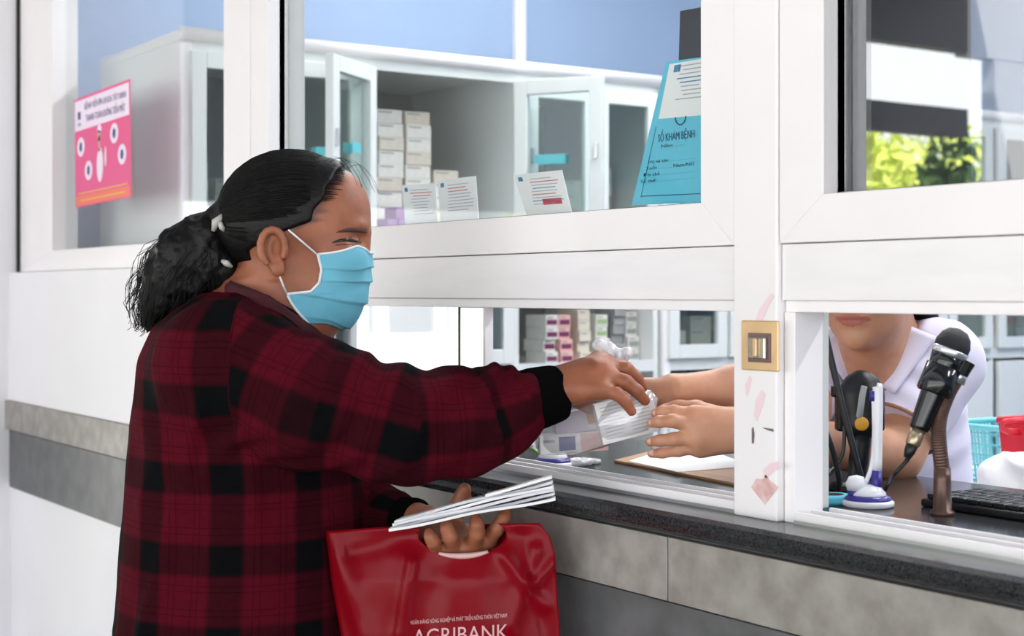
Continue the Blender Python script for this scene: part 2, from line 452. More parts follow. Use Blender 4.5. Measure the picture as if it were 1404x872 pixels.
# hatches under the rails
h1 = struct(thing('window_4', ((XP + WX(1013)) / 2, 0, ZC), None, None))
xr = WX(1012.5)
box('top_track', (XP, -0.01, ZH), (xr, 0.04, ZR), 'white', h1, bevel=0.001)
box('jamb', (WX(1006), -0.012, ZC), (xr, 0.04, ZH), 'white', h1, bevel=0.001)
box('bottom_track', (XP, -0.016, ZC), (xr, 0.045, ZC + 0.004), 'alu', h1)
for y in (-0.014, 0.012, 0.040):
    box('track_rib', (XP, y, ZC + 0.004), (xr, y + 0.004, ZC + 0.013), 'white', h1)
xs0, xs1 = onY(634, HZ, 0.02).x, onY(667, HZ, 0.02).x
box('sliding_pane', (XP, 0.018, ZC + 0.012), (xs0, 0.022, ZH), 'hatch_glass', h1)
box('pane_seal', (xs0 - 0.006, 0.016, ZC + 0.012), (xs0, 0.024, ZH), 'dark_gap', h1)
st = box('pane_stile', (xs0, 0.016, ZC + 0.012), (xs1, 0.026, ZH), 'alu', h1, bevel=0.001)
box('stile_edge', (xs1, 0.014, ZC + 0.012), (xs1 + 0.006, 0.028, ZH), 'white', h1)
h2 = struct(thing('window_5', ((WX(1075) + XE) / 2, 0, ZC), None, None))
xa = WX(1074.5)
box('top_track', (xa, -0.012, ZH), (XE, 0.04, ZR), 'white', h2, bevel=0.001)
box('jamb', (xa, -0.014, ZC), (WX(1089), 0.03, ZH), 'white', h2, bevel=0.001)
box('bottom_track', (WX(1089), -0.016, ZC), (XE, 0.045, ZC + 0.004), 'alu', h2)
for y in (-0.014, 0.012, 0.040):
    box('track_rib', (WX(1089), y, ZC + 0.004), (XE, y + 0.004, ZC + 0.013), 'white', h2)
js = onY(1092, HZ, 0.024).x; je = onY(1118, HZ, 0.024).x
box('sliding_stile', (js, 0.022, ZC + 0.012), (je, 0.046, ZH), 'white_in', h2, bevel=0.0015)
box('stile_groove', (js + 0.010, 0.0205, ZC + 0.014), (js + 0.0125, 0.0222, ZH), 'dark_gap', h2)

# ------------------------------------------------------------------ counter
ct = MB()
prof = [(-0.070, 1.078), (-0.080, 1.082), (-0.084, 1.0905), (-0.080, 1.099), (-0.072, ZC), (0.44, ZC), (0.44, 1.078)]
xa, xb = XP, XE
ct.prism([(xa, y, z) for y, z in prof], (xb - xa, 0, 0))
tag(ct.build('counter_top', 'granite'), 'long speckled dark granite counter top running under the hatches', 'counter')

# ------------------------------------------------------------------ trees outside (seen mirrored in the right pane)
def tree(x, y, h, r, m, label, n):
    t = thing('garden_tree', (x, y, -0.04), label, 'tree', 'trees outside the hall')
    MB().tube([(x, y, -0.04), (x + 0.1, y, h * 0.4), (x, y + 0.1, h * 0.8)], [0.14, 0.1, 0.04], 8).build('trunk', 'bark', t)
    d = RNG.normal(size=(n, 3)); d /= np.linalg.norm(d, axis=1)[:, None]
    ctr = np.array((x, y, h * 0.62)) + d * (RNG.random((n, 1)) ** 0.45) * np.array((r, r, h * 0.45))
    a = RNG.normal(size=(n, 3)); a /= np.linalg.norm(a, axis=1)[:, None]
    b = np.cross(a, RNG.normal(size=(n, 3))); b /= np.linalg.norm(b, axis=1)[:, None]
    s = (0.05 + 0.07 * RNG.random((n, 1)))
    v = np.stack((ctr - a * s, ctr + b * s * 0.4, ctr + a * s, ctr - b * s * 0.4), 1).reshape(-1, 3)
    q = MB(); q.v = [tuple(p) for p in v]; q.f = [(4 * i, 4 * i + 1, 4 * i + 2, 4 * i + 3) for i in range(n)]
    o = q.build('foliage', m, t); o['kind'] = 'stuff'
tree(-10.8, -8.6, 2.9, 2.2, 'leaf', 'bright yellow-green bushy tree outside the hall', 16000)
tree(-14.5, -15.0, 3.6, 2.3, 'leaf', 'broad yellow-green tree farther out beyond the hall', 9000)
tree(-7.6, -7.95, 2.5, 0.34, 'leaf_dark', 'small dark green tree outside the hall', 900)

# ================================================================== dispensary room
# ceiling tube lamps
for i, (x, y) in enumerate(((-3.0, 1.2), (-1.2, 1.2), (0.7, 1.2), (-2.0, 2.7), (0.4, 2.7))):
    t = thing('ceiling_lamp', (x, y, 2.88), ('white batten lamp on the ceiling nearest the tall cabinets', 'white batten lamp on the ceiling behind the wide window',
              'white batten lamp on the ceiling above the counter clerk', 'white batten lamp near the back wall on the cabinet side',
              'white batten lamp near the back wall, farthest from the cabinets')[i], 'lamp', 'ceiling tubes in the dispensary')
    box('housing', (x - 0.62, y - 0.05, 2.915), (x + 0.62, y + 0.05, 2.95), 'white', t, bevel=0.003)
    MB().tube([(x - 0.6, y, 2.893), (x + 0.6, y, 2.893)], 0.022, 10).build('tube', 'lamp', t)
    al = bpy.data.lights.new('tube_light', 'AREA'); al.shape = 'RECTANGLE'; al.size = 1.2; al.size_y = 0.1; al.energy = 25; al.color = (0.97, 0.98, 1.0)
    ao = bpy.data.objects.new('tube_light', al); COL.objects.link(ao); ao.parent = t; ao.location = (0, 0, -0.02)
# wall trunking
p = onX(711, 0, -4.25)
tag(box('cable_trunking', (-4.26, p.y - 0.022, 1.0), (-4.235, p.y + 0.022, 2.95), 'white', bevel=0.002),
    'white plastic cable trunking running up the blue wall behind the cabinets', 'trunking')

XF = -3.424
XB = onY(137, HZ, 0.15).x
ZTOP = 1.99
def cabinet_door(parent, yh, ye, z0, z1, dirv=None, tape=None, solid=False, handle=True):
    """hinge at yh, closed towards ye; dirv: horizontal direction of the leaf when open"""
    wd = abs(ye - yh); sg = 1 if ye > yh else -1
    d = Vector((0, sg, 0)) if dirv is None else Vector((dirv[0], dirv[1], 0)).normalized()
    nrm = Vector((sg * d.y, -sg * d.x, 0))
    mt = frame((XF + 0.012, yh, z0), d, (0, 0, 1))
    h = z1 - z0; b = 0.040; t = 0.011
    mb = MB()
    if solid:
        mb.box((0.002, 0, -t), (wd - 0.002, h, t), mt)
        o = mb.build('door', 'cab', parent, bevel=0.003)
    else:
        for lo, hi in (((0.002, 0, -t), (b, h, t)), ((wd - b, 0, -t), (wd - 0.002, h, t)), ((b, 0, -t), (wd - b, b, t)), ((b, h - b, -t), (wd - b, h, t))):
            mb.box(lo, hi, mt)
        o = mb.build('door', 'cab', parent, bevel=0.002)
        MB().box((b - 0.004, b - 0.004, -0.002), (wd - b + 0.004, h - b + 0.004, 0.002), mt).build('pane', 'door_glass', o)
    if tape:
        a, c, e = tape
        for q in (1, -1):
            MB().box((a * wd - e / 2, c * h - 0.013, q * 0.0125 - 0.0008), (a * wd + e / 2, c * h + 0.013, q * 0.0125 + 0.0008), mt).build('tape', 'teal_tape', o)
    if handle:
        MB().box((wd - 0.024, h * 0.46, -t - 0.006), (wd - 0.014, h * 0.56, t + 0.006), mt).build('handle', 'alu', o, bevel=0.001)
    return o
def cabinet(y0, y1, bays, label):
    c = thing('medicine_cabinet', ((XF + XB) / 2, (y0 + y1) / 2, 0), label, 'cabinet', 'cabinets along the blue wall')
    t = 0.018
    for y in (y0, y1 - t):
        box('side_panel', (XB, y, 0), (XF, y + t, ZTOP - 0.03), 'cab', c, bevel=0.002)
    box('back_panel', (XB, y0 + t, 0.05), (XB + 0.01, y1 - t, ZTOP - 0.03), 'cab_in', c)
    tp = box('top_panel', (XB, y0, ZTOP - 0.03), (XF + 0.004, y1, ZTOP - 0.008), 'cab', c, bevel=0.003)
    MB().tube([(XF + 0.008, y0 + 0.001, ZTOP - 0.012), (XF + 0.008, y1 - 0.001, ZTOP - 0.012)], 0.017, 10).build('top_trim', 'white', c, smooth=True)
    MB().tube([(XB, y0 + 0.015, ZTOP - 0.012), (XF + 0.008, y0 + 0.015, ZTOP - 0.012)], 0.014, 10).build('top_trim', 'white', c, smooth=True)
    box('corner_post', (XF - 0.006, y0 + 0.001, 0), (XF + 0.010, y0 + 0.03, ZTOP - 0.03), 'white', c, bevel=0.005)
    for z in (0.06, 1.135, 1.50):
        box('shelf', (XB + 0.01, y0 + t, z), (XF, y1 - t, z + 0.022), 'cab', c)
    for z0_, z1_ in ((1.157, 1.50), (1.522, ZTOP - 0.03)):
        zz = (z0_ + z1_) / 2
    for y in bays[1:-1]:
        box('divider', (XB + 0.01, y - 0.009, 0.08), (XF, y + 0.009, ZTOP - 0.03), 'cab', c)
    for z, h in ((0.05, 0.05), (1.130, 0.034), (1.495, 0.032), (ZTOP - 0.055, 0.03)):
        box('face_rail', (XF - 0.002, y0 + t, z), (XF + 0.004, y1 - t, z + h), 'cab', c)
    return c
ZU0, ZU1, ZL0, ZL1 = 1.527, ZTOP - 0.052, 1.165, 1.495
YB = [0.15, 0.655, 1.125, 1.63]
c1 = cabinet(0.15, 1.63, YB, 'tall cream cabinet with the middle pair of glass doors swung open')
# upper doors
for a, b, tp in ((0.172, 0.405, None), (0.640, 0.410, (0.5, 0.45, 0.05)), (1.385, 1.145, None), (1.390, 1.615, None)):
    cabinet_door(c1, a, b, ZU0, ZU1, None, tp)
cabinet_door(c1, 0.672, 0.93, ZU0, ZU1, (0.158, -0.214), (0.5, 0.47, 0.05))
cabinet_door(c1, 1.112, 0.85, ZU0, ZU1, (0.193, 0.118), (0.42, 0.47, 0.09))
# first door tape, left pane
# lower glass doors, third bay left open
for a, b in ((0.172, 0.405), (0.640, 0.410), (0.672, 0.888), (1.108, 0.893)):
    cabinet_door(c1, a, b, ZL0, ZL1)
for a, b in ((0.172, 0.405), (0.640, 0.410), (0.672, 0.888), (1.108, 0.893)):
    cabinet_door(c1, a, b, 0.11, 1.12, solid=True)
YC = [1.64, 2.14, 2.63]
c2 = cabinet(1.64, 2.63, YC, 'tall cream cabinet behind the clerk, closed glass doors')
c3 = cabinet(2.64, 3.62, [2.64, 3.14, 3.62], 'tall cream cabinet in the far corner of the room')
for c, bs in ((c2, YC), (c3, [2.64, 3.14, 3.62])):
    for a, b in zip(bs[:-1], bs[1:]):
        for z0, z1 in ((ZU0, ZU1), (ZL0, ZL1)):
            cabinet_door(c, a + 0.015, (a + b) / 2 - 0.004, z0, z1); cabinet_door(c, b - 0.015, (a + b) / 2 + 0.004, z0, z1)
        cabinet_door(c, a + 0.015, (a + b) / 2 - 0.004, 0.11, 1.12, solid=True); cabinet_door(c, b - 0.015, (a + b) / 2 + 0.004, 0.11, 1.12, solid=True)

# cartons in the cabinets
def carton(name, x, y, z, sx, sy, sz, m, label, group, rz=0.0, band=None):
    mt = Matrix.Translation((x, y, z)) @ Matrix.Rotation(rz, 4, 'Z')
    t = thing(name, (x, y, z), label, 'box', group)
    MB().box((-sx / 2, -sy / 2, 0), (sx / 2, sy / 2, sz), mt).build('carton', m, t, bevel=0.001)
    MB().box((sx / 2, -sy / 2 + 0.006, sz - 0.009), (sx / 2 + 0.0006, sy * 0.1, sz - 0.005), mt).build('flap_edge', 'box_grey', t)
    if band:
        MB().box((sx / 2, -sy * 0.42, sz * 0.2), (sx / 2 + 0.0008, sy * 0.42, sz * 0.62), mt).build('printed_band', band, t)
    return t
SH = 1.5225
LEV = ('bottom one', 'second from below', 'third from below', 'fourth from below', 'fifth from below', 'sixth from below', 'seventh from below', 'eighth from below', 'topmost')
def ypx(px, x): return onX(px, HZ, x).y
for k, (pa, n, sz) in enumerate(((530, 9, 0.036), (567, 9, 0.036), (603, 5, 0.034))):
    y = ypx(pa, -3.56)
    for i in range(n):
        carton('medicine_carton', -3.60 + random.uniform(-0.006, 0.006), y + random.uniform(-0.003, 0.003), SH + i * (sz + 0.0006), 0.13, 0.078, sz,
               'box_white' if (i + k) % 3 else 'box_cream',
               ('carton in the column beside the swung glass door', 'carton in the tall middle column of the open bay', 'carton in the short column of the open bay')[k] + ', ' + LEV[i], ('cartons, column by the door', 'cartons, tall middle column', 'cartons, short column')[k], random.uniform(-0.04, 0.04))
for i, (px, dz) in enumerate(((536, 0), (551, 0), (547, 0.031))):
    carton('medicine_carton', -3.47, ypx(px, -3.45), SH + dz, 0.06, 0.030, 0.03, 'box_purple',
           ('purple carton left of the white notices on the cabinet shelf', 'purple carton right beside its twin on the cabinet shelf', 'purple carton lying on top of two others')[i], 'purple cartons')
# lower open bay
SL = 1.1575
spec = [(753, 'box_white', 'box_plum', 4, 0.034, 'white carton with plum band in the lower bay'),
        (772, 'box_pink', 'box_plum', 4, 0.034, 'pale pink carton with plum band in the lower bay'),
        (800, 'box_cream', None, 5, 0.030, 'cream carton in the lower bay'),
        (824, 'box_white', 'box_green', 4, 0.034, 'white carton with green band in the lower bay'),
        (846, 'box_grey', None, 6, 0.026, 'grey carton in the lower bay'),
        (864, 'box_white', 'box_grey', 4, 0.036, 'white carton with grey band in the lower bay')]
for px, m, band, n, sz, lb in spec:
    y = ypx(px, -3.50)
    for i in range(n):
        carton('medicine_carton', -3.54 + random.uniform(-0.01, 0.01), y, SL + i * (sz + 0.0006), 0.10, 0.042, sz, m, lb + (', bottom of its pile', ', second from below', ', third from below', ', fourth from below', ', fifth from below', ', topmost')[i], lb.split(',')[0].split(' in ')[0] + ' pile', 0, band)
for c_i, (ya, yb) in enumerate(((0.2, 0.62), (1.16, 1.6), (1.68, 2.1), (2.2, 2.6), (2.7, 3.1), (3.2, 3.58))):
    for q in range(4):
        y = ya + (q + 0.5) * (yb - ya) / 4
        for zb, nn in ((SH, random.randint(2, 5)), (SL, random.randint(2, 5))):
            if c_i == 1 and zb == SL: continue
            for i in range(nn):
                sz = 0.042
                where = ('the left bay of the tall cabinet', 'the right bay of the tall cabinet', 'the first bay behind the clerk', 'the second bay behind the clerk', 'the corner cabinet', 'the last bay of the corner cabinet')[c_i]
                lv = 'upper' if zb == SH else 'lower'
                carton('medicine_carton', -3.66, y, zb + i * (sz + 0.0006), 0.14, 0.085, sz, random.choice(('box_white', 'box_cream', 'box_grey', 'box_pink')),
                       'carton, %s pile, %s, %s shelf of %s' % (('first', 'second', 'third', 'fourth')[q], LEV[i], lv, where), 'cartons on %s shelf, %s' % (lv, where))

# slate board behind the right pane
tag(box('slate_board', (onY(1150, HZ, 0.052).x, 0.051, ZG + 0.002), (onY(1328, HZ, 0.052).x, 0.056, ZT - 0.03), 'board'),
    'large dark slate board standing behind the right upper pane', 'board')

# ------------------------------------------------------------------ notices at the window
def quad_card(name, pts, y, th, m, parent=None, **k):
    q = [onY(px, py, y) for px, py in pts]
    return MB().prism(q, (0, th, 0)).build(name, m, parent, **k)
def quad_line(parent, pts, a, b, t, th, m, y, name='print_line'):
    """a strip on a quad card: from (a) to (b) across at height t, thickness th (fractions)"""
    c = [np.array(onY(px, py, y)) for px, py in pts]   # bl br tr tl
    f = lambda u, v: Vector(c[0] * (1 - u) * (1 - v) + c[1] * u * (1 - v) + c[2] * u * v + c[3] * (1 - u) * v)
    return MB().prism([f(a, t - th / 2), f(b, t - th / 2), f(b, t + th / 2), f(a, t + th / 2)], (0, 0.0004, 0)).build(name, m, parent)
YN = 0.0185
for i, (pts, lab) in enumerate((([(556, 309), (600, 306), (597, 251), (551, 254)], 'small white printed notice, leftmost of three leaning on the sash'),
                                ([(604, 305), (656, 301), (652, 241), (600, 248)], 'upright white printed notice, middle of three leaning on the sash'),
                                ([(722, 296), (784, 292), (770, 233), (704, 240)], 'tilted white notice with red stamp standing on the sash'))):
    g = onY(sum(p[0] for p in pts) / 4, pts[0][1], YN)
    t = thing('printed_notice', g, lab, 'notice', 'notices on the window sash')
    quad_card('sheet', pts, YN, 0.001, 'paper', t)
    yl = YN - 0.0006
    for k in range(9):
        a = 0.22 + random.uniform(0, 0.1); b = random.uniform(0.7, 0.92)
        quad_line(t, pts, a, b, 0.86 - k * 0.075, 0.018, ('print', 'print_red', 'print', 'print_blue')[k % 4 if i == 2 else (1 if k in (1, 2) else 0)], yl)
    quad_line(t, pts, 0.07, 0.16, 0.88, 0.10, 'print_blue', yl, 'emblem')
    if i == 2:
        quad_line(t, pts, 0.45, 0.85, 0.3, 0.14, 'print_red', yl, 'stamp')
# blue booklet
BK = [(866, 281), (972, 277), (972, 77), (913, 85)]
bk = thing('record_booklet', onY(920, 281, 0.02), 'light blue medical record booklet leaning inside the wide window', 'booklet')
quad_card('cover', BK, 0.0195, 0.004, 'book_blue', bk)
BW = [(903, 163), (972, 157), (972, 79), (918, 88)]
lf = quad_card('attached_sheet', BW, 0.0185, 0.0008, 'paper', bk)
for k in range(9):
    quad_line(bk, BW, 0.35 + random.uniform(-0.1, 0.1), random.uniform(0.78, 0.9), 0.93 - k * 0.075, 0.02, 'print' if k not in (3, 4) else 'print_blue', 0.0178)
quad_line(bk, BW, 0.14, 0.3, 0.9, 0.13, 'print_blue', 0.0178, 'emblem')
for a, b, t, th in ((0.10, 0.92, 0.03 + 0.03, 0.006), (0.10, 0.105, 0.3, 0.5), (0.925, 0.935, 0.3, 0.5)):
    quad_line(bk, BK, a, b, t, th, 'book_line', 0.019, 'border_line')
def ytext(s, px, py, y, size, m, parent, fit=None, skew=0.0, rot=0.0, align='CENTER', xs=1.0):
    o = onY(px, py, y); mt = frame(o, (1, 0, 0), (0, 0, 1)) @ Matrix.Rotation(rot, 4, 'Z')
    return text(s, size, m, parent, mt, fit=fit, align=align)
def wpx(a, b, y): return abs(onY(b, HZ, y).x - onY(a, HZ, y).x)
ytext('SỔ KHÁM BỆNH', 927, 187, 0.0188, 0.014, 'book_line', bk, fit=wpx(902, 952, 0.019))
ytext('Năm: . . . .', 922, 199, 0.0188, 0.006, 'book_line', bk, fit=wpx(907, 938, 0.019))
for k, s in enumerate(('Họ và tên: . . . . . . . . . .', 'Tuổi: . . . . . Nam/Nữ', 'Địa chỉ: . . . . . . . . . . . .', 'Số thẻ: . . . . . . . . . . . . .')):
    ytext(s, 920 - k * 2, 219 + k * 9, 0.0188, 0.006, 'book_line', bk, fit=wpx(889 - 3 * k, 952, 0.019))
e0 = onY(933, 160, 0.0186)
MB().tube([e0 + Vector((0.010 * math.cos(a), 0, 0.010 * math.sin(a))) for a in np.linspace(math.pi, 2 * math.pi, 10)], 0.0008, 5).build('emblem_arc', 'book_line', bk)
tag(quad_card('dark_card', [(930, 84), (974, 82), (974, 7), (932, 15)], 0.0242, 0.004, 'board', bevel=0.001), 'small dark card standing behind the blue booklet', 'card')

# pink poster on the left pane
PO = [(104, 285), (180, 270), (178, 108), (102, 137)]
po = thing('health_poster', onY(142, 280, 0.009), 'pink poster with white header stuck on the left window pane', 'poster')
YP = 0.0112
quad_card('sheet', PO, YP, 0.0007, 'pink', po)
pq = [np.array(onY(a, b, YP)) for a, b in PO]
def pf(u, v, y=0.0): return Vector(pq[0] * (1 - u) * (1 - v) + pq[1] * u * (1 - v) + pq[2] * u * v + pq[3] * (1 - u) * v) + Vector((0, y, 0))
def pquad(a, b, c, d, m, nm, dy=-0.0004):
    MB().prism([pf(a, c, dy), pf(b, c, dy), pf(b, d, dy), pf(a, d, dy)], (0, 0.0003, 0)).build(nm, m, po)
pquad(0.01, 0.985, 0.70, 0.975, 'lilac', 'header_band')
pquad(0.01, 0.985, 0.012, 0.10, 'orange', 'footer_band')
def ptext(s, u, v, size, m, fit):
    w = (pf(1, 0.5) - pf(0, 0.5)).length
    return text(s, size, m, po, frame(pf(u, v, -0.0008), (1, 0, 0), (0, 0, 1)), fit=fit * w)
ptext('BỆNH VIỆN ĐA KHOA TÂY NINH', 0.57, 0.89, 0.022, 'navy', 0.74)
ptext('THANH TOÁN KHÔNG TIỀN MẶT', 0.57, 0.78, 0.024, 'navy', 0.70)
pquad(0.07, 0.12, 0.80, 0.87, 'navy', 'emblem', -0.0008); pquad(0.065, 0.125, 0.74, 0.77, 'print', 'emblem', -0.0008)
pquad(0.06, 0.94, 0.115, 0.125, 'gold_text', 'print_line', -0.0008); pquad(0.1, 0.9, 0.05, 0.06, 'gold_text', 'print_line', -0.0008)
W_, H_ = (pf(1, .5) - pf(0, .5)).length, (pf(.5, 1) - pf(.5, 0)).length
def pdisc(u, v, r, m, nm, sx=1, sz=1, dy=-0.0008):
    o = pf(u, v, dy)
    MB().prism([o + Vector((r * sx * math.cos(a), 0, r * sz * math.sin(a))) for a in np.linspace(0, 2 * math.pi, 20, endpoint=False)], (0, 0.0003, 0)).build(nm, m, po)
for u, v in ((0.12, 0.545), (0.26, 0.315), (0.73, 0.58), (0.86, 0.38)):
    pdisc(u, v, 0.024, 'lilac', 'badge', 1.15); pdisc(u, v, 0.010, 'navy', 'badge_icon', 1, 1.2, -0.0014)
pdisc(0.47, 0.34, 0.028, 'lilac', 'figure_coat', 0.8, 1.5); pdisc(0.46, 0.53, 0.012, 'box_pink', 'figure_neck', 0.6, 1.8)
pdisc(0.46, 0.60, 0.013, 'box_pink', 'figure_face', 0.9, 1.1); pdisc(0.47, 0.66, 0.015, 'lilac', 'figure_cap', 1.0, 0.7)
pdisc(0.57, 0.40, 0.01, 'lilac', 'figure_arm', 0.6, 2.4)

# lock plate and stains on the mullion
YM = -0.0242
lk = thing('lock_plate', onY(1044, 507, YM), 'square brass lock plate with a worn latch on the white mullion', 'lock')
def mull(px, py, y=YM): return onY(px, py, y)
a, b = mull(1018.5, 507), mull(1069.5, 440)
box('plate', (a.x, YM - 0.003, a.z), (b.x, YM, b.z), 'brass', lk, bevel=0.004)
a, b = mull(1029, 496), mull(1060, 457)
MB().box((a.x, YM - 0.0042, a.z), (b.x, YM - 0.003, b.z)).build('recess', 'stain_dark', lk, bevel=0.003)
a, b = mull(1033, 492), mull(1056, 462)
box('latch', (a.x, YM - 0.009, a.z), (b.x, YM - 0.004, b.z), 'chrome', lk, bevel=0.002)
a, b = mull(1042, 488), mull(1047, 464)
box('latch_rib', (a.x, YM - 0.012, a.z), (b.x, YM - 0.009, b.z), 'brass', lk, bevel=0.001)
def smear(pts, m, nm='stain'):
    q = [mull(px, py, YM - 0.0002) for px, py in pts]
    MB().prism(q, (0, -0.0003, 0)).build(nm, m, m1)
smear([(1036, 440), (1041, 425), (1050, 412), (1058, 402), (1062, 405), (1056, 416), (1052, 424), (1045, 440)], 'stain')
smear([(1034, 570), (1036, 550), (1044, 535), (1050, 540), (1046, 556), (1038, 578)], 'stain')
smear([(1024, 545), (1022, 528), (1028, 515), (1031, 520), (1027, 538)], 'stain')
smear([(1046, 645), (1056, 635), (1068, 632), (1070, 640), (1060, 648), (1050, 656)], 'stain')
smear([(1031, 588), (1033, 585), (1034.5, 596), (1033.5, 608), (1031, 608)], 'stain_dark', 'scuff')
smear([(1045, 586), (1060, 588), (1061, 592), (1053, 590)], 'stain_dark', 'scuff')
smear([(1049, 692), (1030, 668), (1037, 656), (1046, 657), (1050, 650), (1055, 658), (1068, 668)], 'heart', 'torn_sticker')

# ================================================================== sculpting with distance fields
def vnoise(p, seed=0):
    """smooth value noise, p: (n,3) -> (n,) in -1..1"""
    p = np.asarray(p, dtype=np.float64); i = np.floor(p).astype(np.int64); f = p - i; f = f * f * (3 - 2 * f)
    def h(a, b, c):
        x = (a * 374761393 + b * 668265263 + c * 2147483647 + seed * 1274126177) & 0xFFFFFFFF
        x = ((x ^ (x >> 13)) * 1274126177) & 0xFFFFFFFF
        return ((x ^ (x >> 16)) & 0xFFFF) / 32767.5 - 1
    r = 0
    for a in (0, 1):
        for b in (0, 1):
            for c in (0, 1):
                w = (f[:, 0] if a else 1 - f[:, 0]) * (f[:, 1] if b else 1 - f[:, 1]) * (f[:, 2] if c else 1 - f[:, 2])
                r = r + w * h(i[:, 0] + a, i[:, 1] + b, i[:, 2] + c)
    return r
class Field:
    def __init__(s, lo, hi, h):
        s.lo = np.array(lo, float); s.h = h
        s.n = np.ceil((np.array(hi) - s.lo) / h).astype(int) + 1
        s.d = np.full(s.n, 0.5, np.float32)
    def region(s, lo, hi):
        a = np.clip(np.floor((np.array(lo) - s.lo) / s.h).astype(int), 0, s.n)
        b = np.clip(np.ceil((np.array(hi) - s.lo) / s.h).astype(int) + 1, 0, s.n)
        if np.any(b <= a): return None, None
        ax = [(s.lo[k] + np.arange(a[k], b[k]) * s.h).astype(np.float32) for k in range(3)]
        return tuple(slice(a[k], b[k]) for k in range(3)), (ax[0][:, None, None], ax[1][None, :, None], ax[2][None, None, :])
    def mix(s, sl, e, k, sub=False):
        a = s.d[sl]
        if sub:
            e = -e
            h = np.clip(0.5 - 0.5 * (a - e) / k, 0, 1)        # smooth max
            s.d[sl] = a * (1 - h) + e * h + k * h * (1 - h)
        else:
            h = np.clip(0.5 + 0.5 * (a - e) / k, 0, 1)
            s.d[sl] = a * (1 - h) + e * h - k * h * (1 - h)
    def cap(s, a, b, ra, rb=None, k=0.01, sub=False):
        rb = ra if rb is None else rb
        a = np.array(a, float); b = np.array(b, float); m = max(ra, rb) + k + 3 * s.h
        sl, g = s.region(np.minimum(a, b) - m, np.maximum(a, b) + m)
        if sl is None: return
        ab = b - a; L = float(ab @ ab) + 1e-12
        t = np.clip(((g[0] - a[0]) * ab[0] + (g[1] - a[1]) * ab[1] + (g[2] - a[2]) * ab[2]) / L, 0, 1)
        d = np.sqrt((g[0] - a[0] - t * ab[0]) ** 2 + (g[1] - a[1] - t * ab[1]) ** 2 + (g[2] - a[2] - t * ab[2]) ** 2) - (ra + (rb - ra) * t)
        s.mix(sl, d, k, sub)
    def chain(s, pts, rs, k=0.008):
        for i in range(len(pts) - 1): s.cap(pts[i], pts[i + 1], rs[i], rs[i + 1], k)
    def ell(s, c, r, rot=None, k=0.01, sub=False):
        c = np.array(c, float); r = np.array(r, float); m = r.max() + k + 3 * s.h
        sl, g = s.region(c - m, c + m)
        if sl is None: return
        q = [g[i] - c[i] for i in range(3)]
        if rot is not None:       # rows of rot = the ellipsoid's own axes
            q = [q[0] * rot[j][0] + q[1] * rot[j][1] + q[2] * rot[j][2] for j in range(3)]
        k0 = np.sqrt((q[0] / r[0]) ** 2 + (q[1] / r[1]) ** 2 + (q[2] / r[2]) ** 2)
        k1 = np.sqrt((q[0] / r[0] ** 2) ** 2 + (q[1] / r[1] ** 2) ** 2 + (q[2] / r[2] ** 2) ** 2) + 1e-6
        s.mix(sl, k0 * (k0 - 1) / k1, k, sub)
    def loft(s, zs, cx, cy, ax, ay, k=0.02, grow=0.0):
        """elliptic stack: arrays over rising zs"""
        zs, cx, cy, ax, ay = [np.array(t, float) for t in (zs, cx, cy, ax, ay)]
        m = k + 3 * s.h + grow
        lo = ((cx - ax).min() - m, (cy - ay).min() - m, zs[0] - m); hi = ((cx + ax).max() + m, (cy + ay).max() + m, zs[-1] + m)
        sl, g = s.region(lo, hi)
        if sl is None: return
        z = g[2].ravel(); f = lambda t: np.interp(z, zs, t)[None, None, :].astype(np.float32)
        A, B = f(ax) + grow, f(ay) + grow
        x, y = g[0] - f(cx), g[1] - f(cy)
        k0 = np.sqrt((x / A) ** 2 + (y / B) ** 2); k1 = np.sqrt((x / A ** 2) ** 2 + (y / B ** 2) ** 2) + 1e-5
        d = k0 * (k0 - 1) / k1
        d = np.maximum(d, np.maximum(g[2] - zs[-1], zs[0] - g[2])) * 0.85
        s.mix(sl, d, k)
    def cut(s, nrm, off):        # keep the side where nrm.p < off
        g = [(s.lo[k] + np.arange(s.n[k]) * s.h).astype(np.float32) for k in range(3)]
        d = nrm[0] * g[0][:, None, None] + nrm[1] * g[1][None, :, None] + nrm[2] * g[2][None, None, :] - off
        s.d = np.maximum(s.d, d)
    def mesh(s):
        D = s.d; I = D < 0
        c = I[:-1, :-1, :-1]
        allc = c.copy(); anyc = c.copy()
        for dx in (0, 1):
            for dy in (0, 1):
                for dz in (0, 1):
                    q = I[dx:D.shape[0] - 1 + dx, dy:D.shape[1] - 1 + dy, dz:D.shape[2] - 1 + dz]
                    allc &= q; anyc |= q
        act = np.argwhere(anyc & ~allc)
        idx = np.full(c.shape, -1, np.int32); idx[tuple(act.T)] = np.arange(len(act))
        pos = np.zeros((len(act), 3)); cnt = np.zeros(len(act))
        cor = [np.array(t) for t in ((0, 0, 0), (1, 0, 0), (0, 1, 0), (1, 1, 0), (0, 0, 1), (1, 0, 1), (0, 1, 1), (1, 1, 1))]
        val = [D[tuple((act + t).T)].astype(float) for t in cor]
        for a in range(8):
            for ax in range(3):
                b = a | (1 << ax)
                if b == a: continue
                m = (val[a] < 0) != (val[b] < 0)
                t = val[a][m] / (val[a][m] - val[b][m])
                p = cor[a] + t[:, None] * (cor[b] - cor[a]); pos[m] += p; cnt[m] += 1
        v = s.lo + (act + pos / cnt[:, None]) * s.h
        faces = []
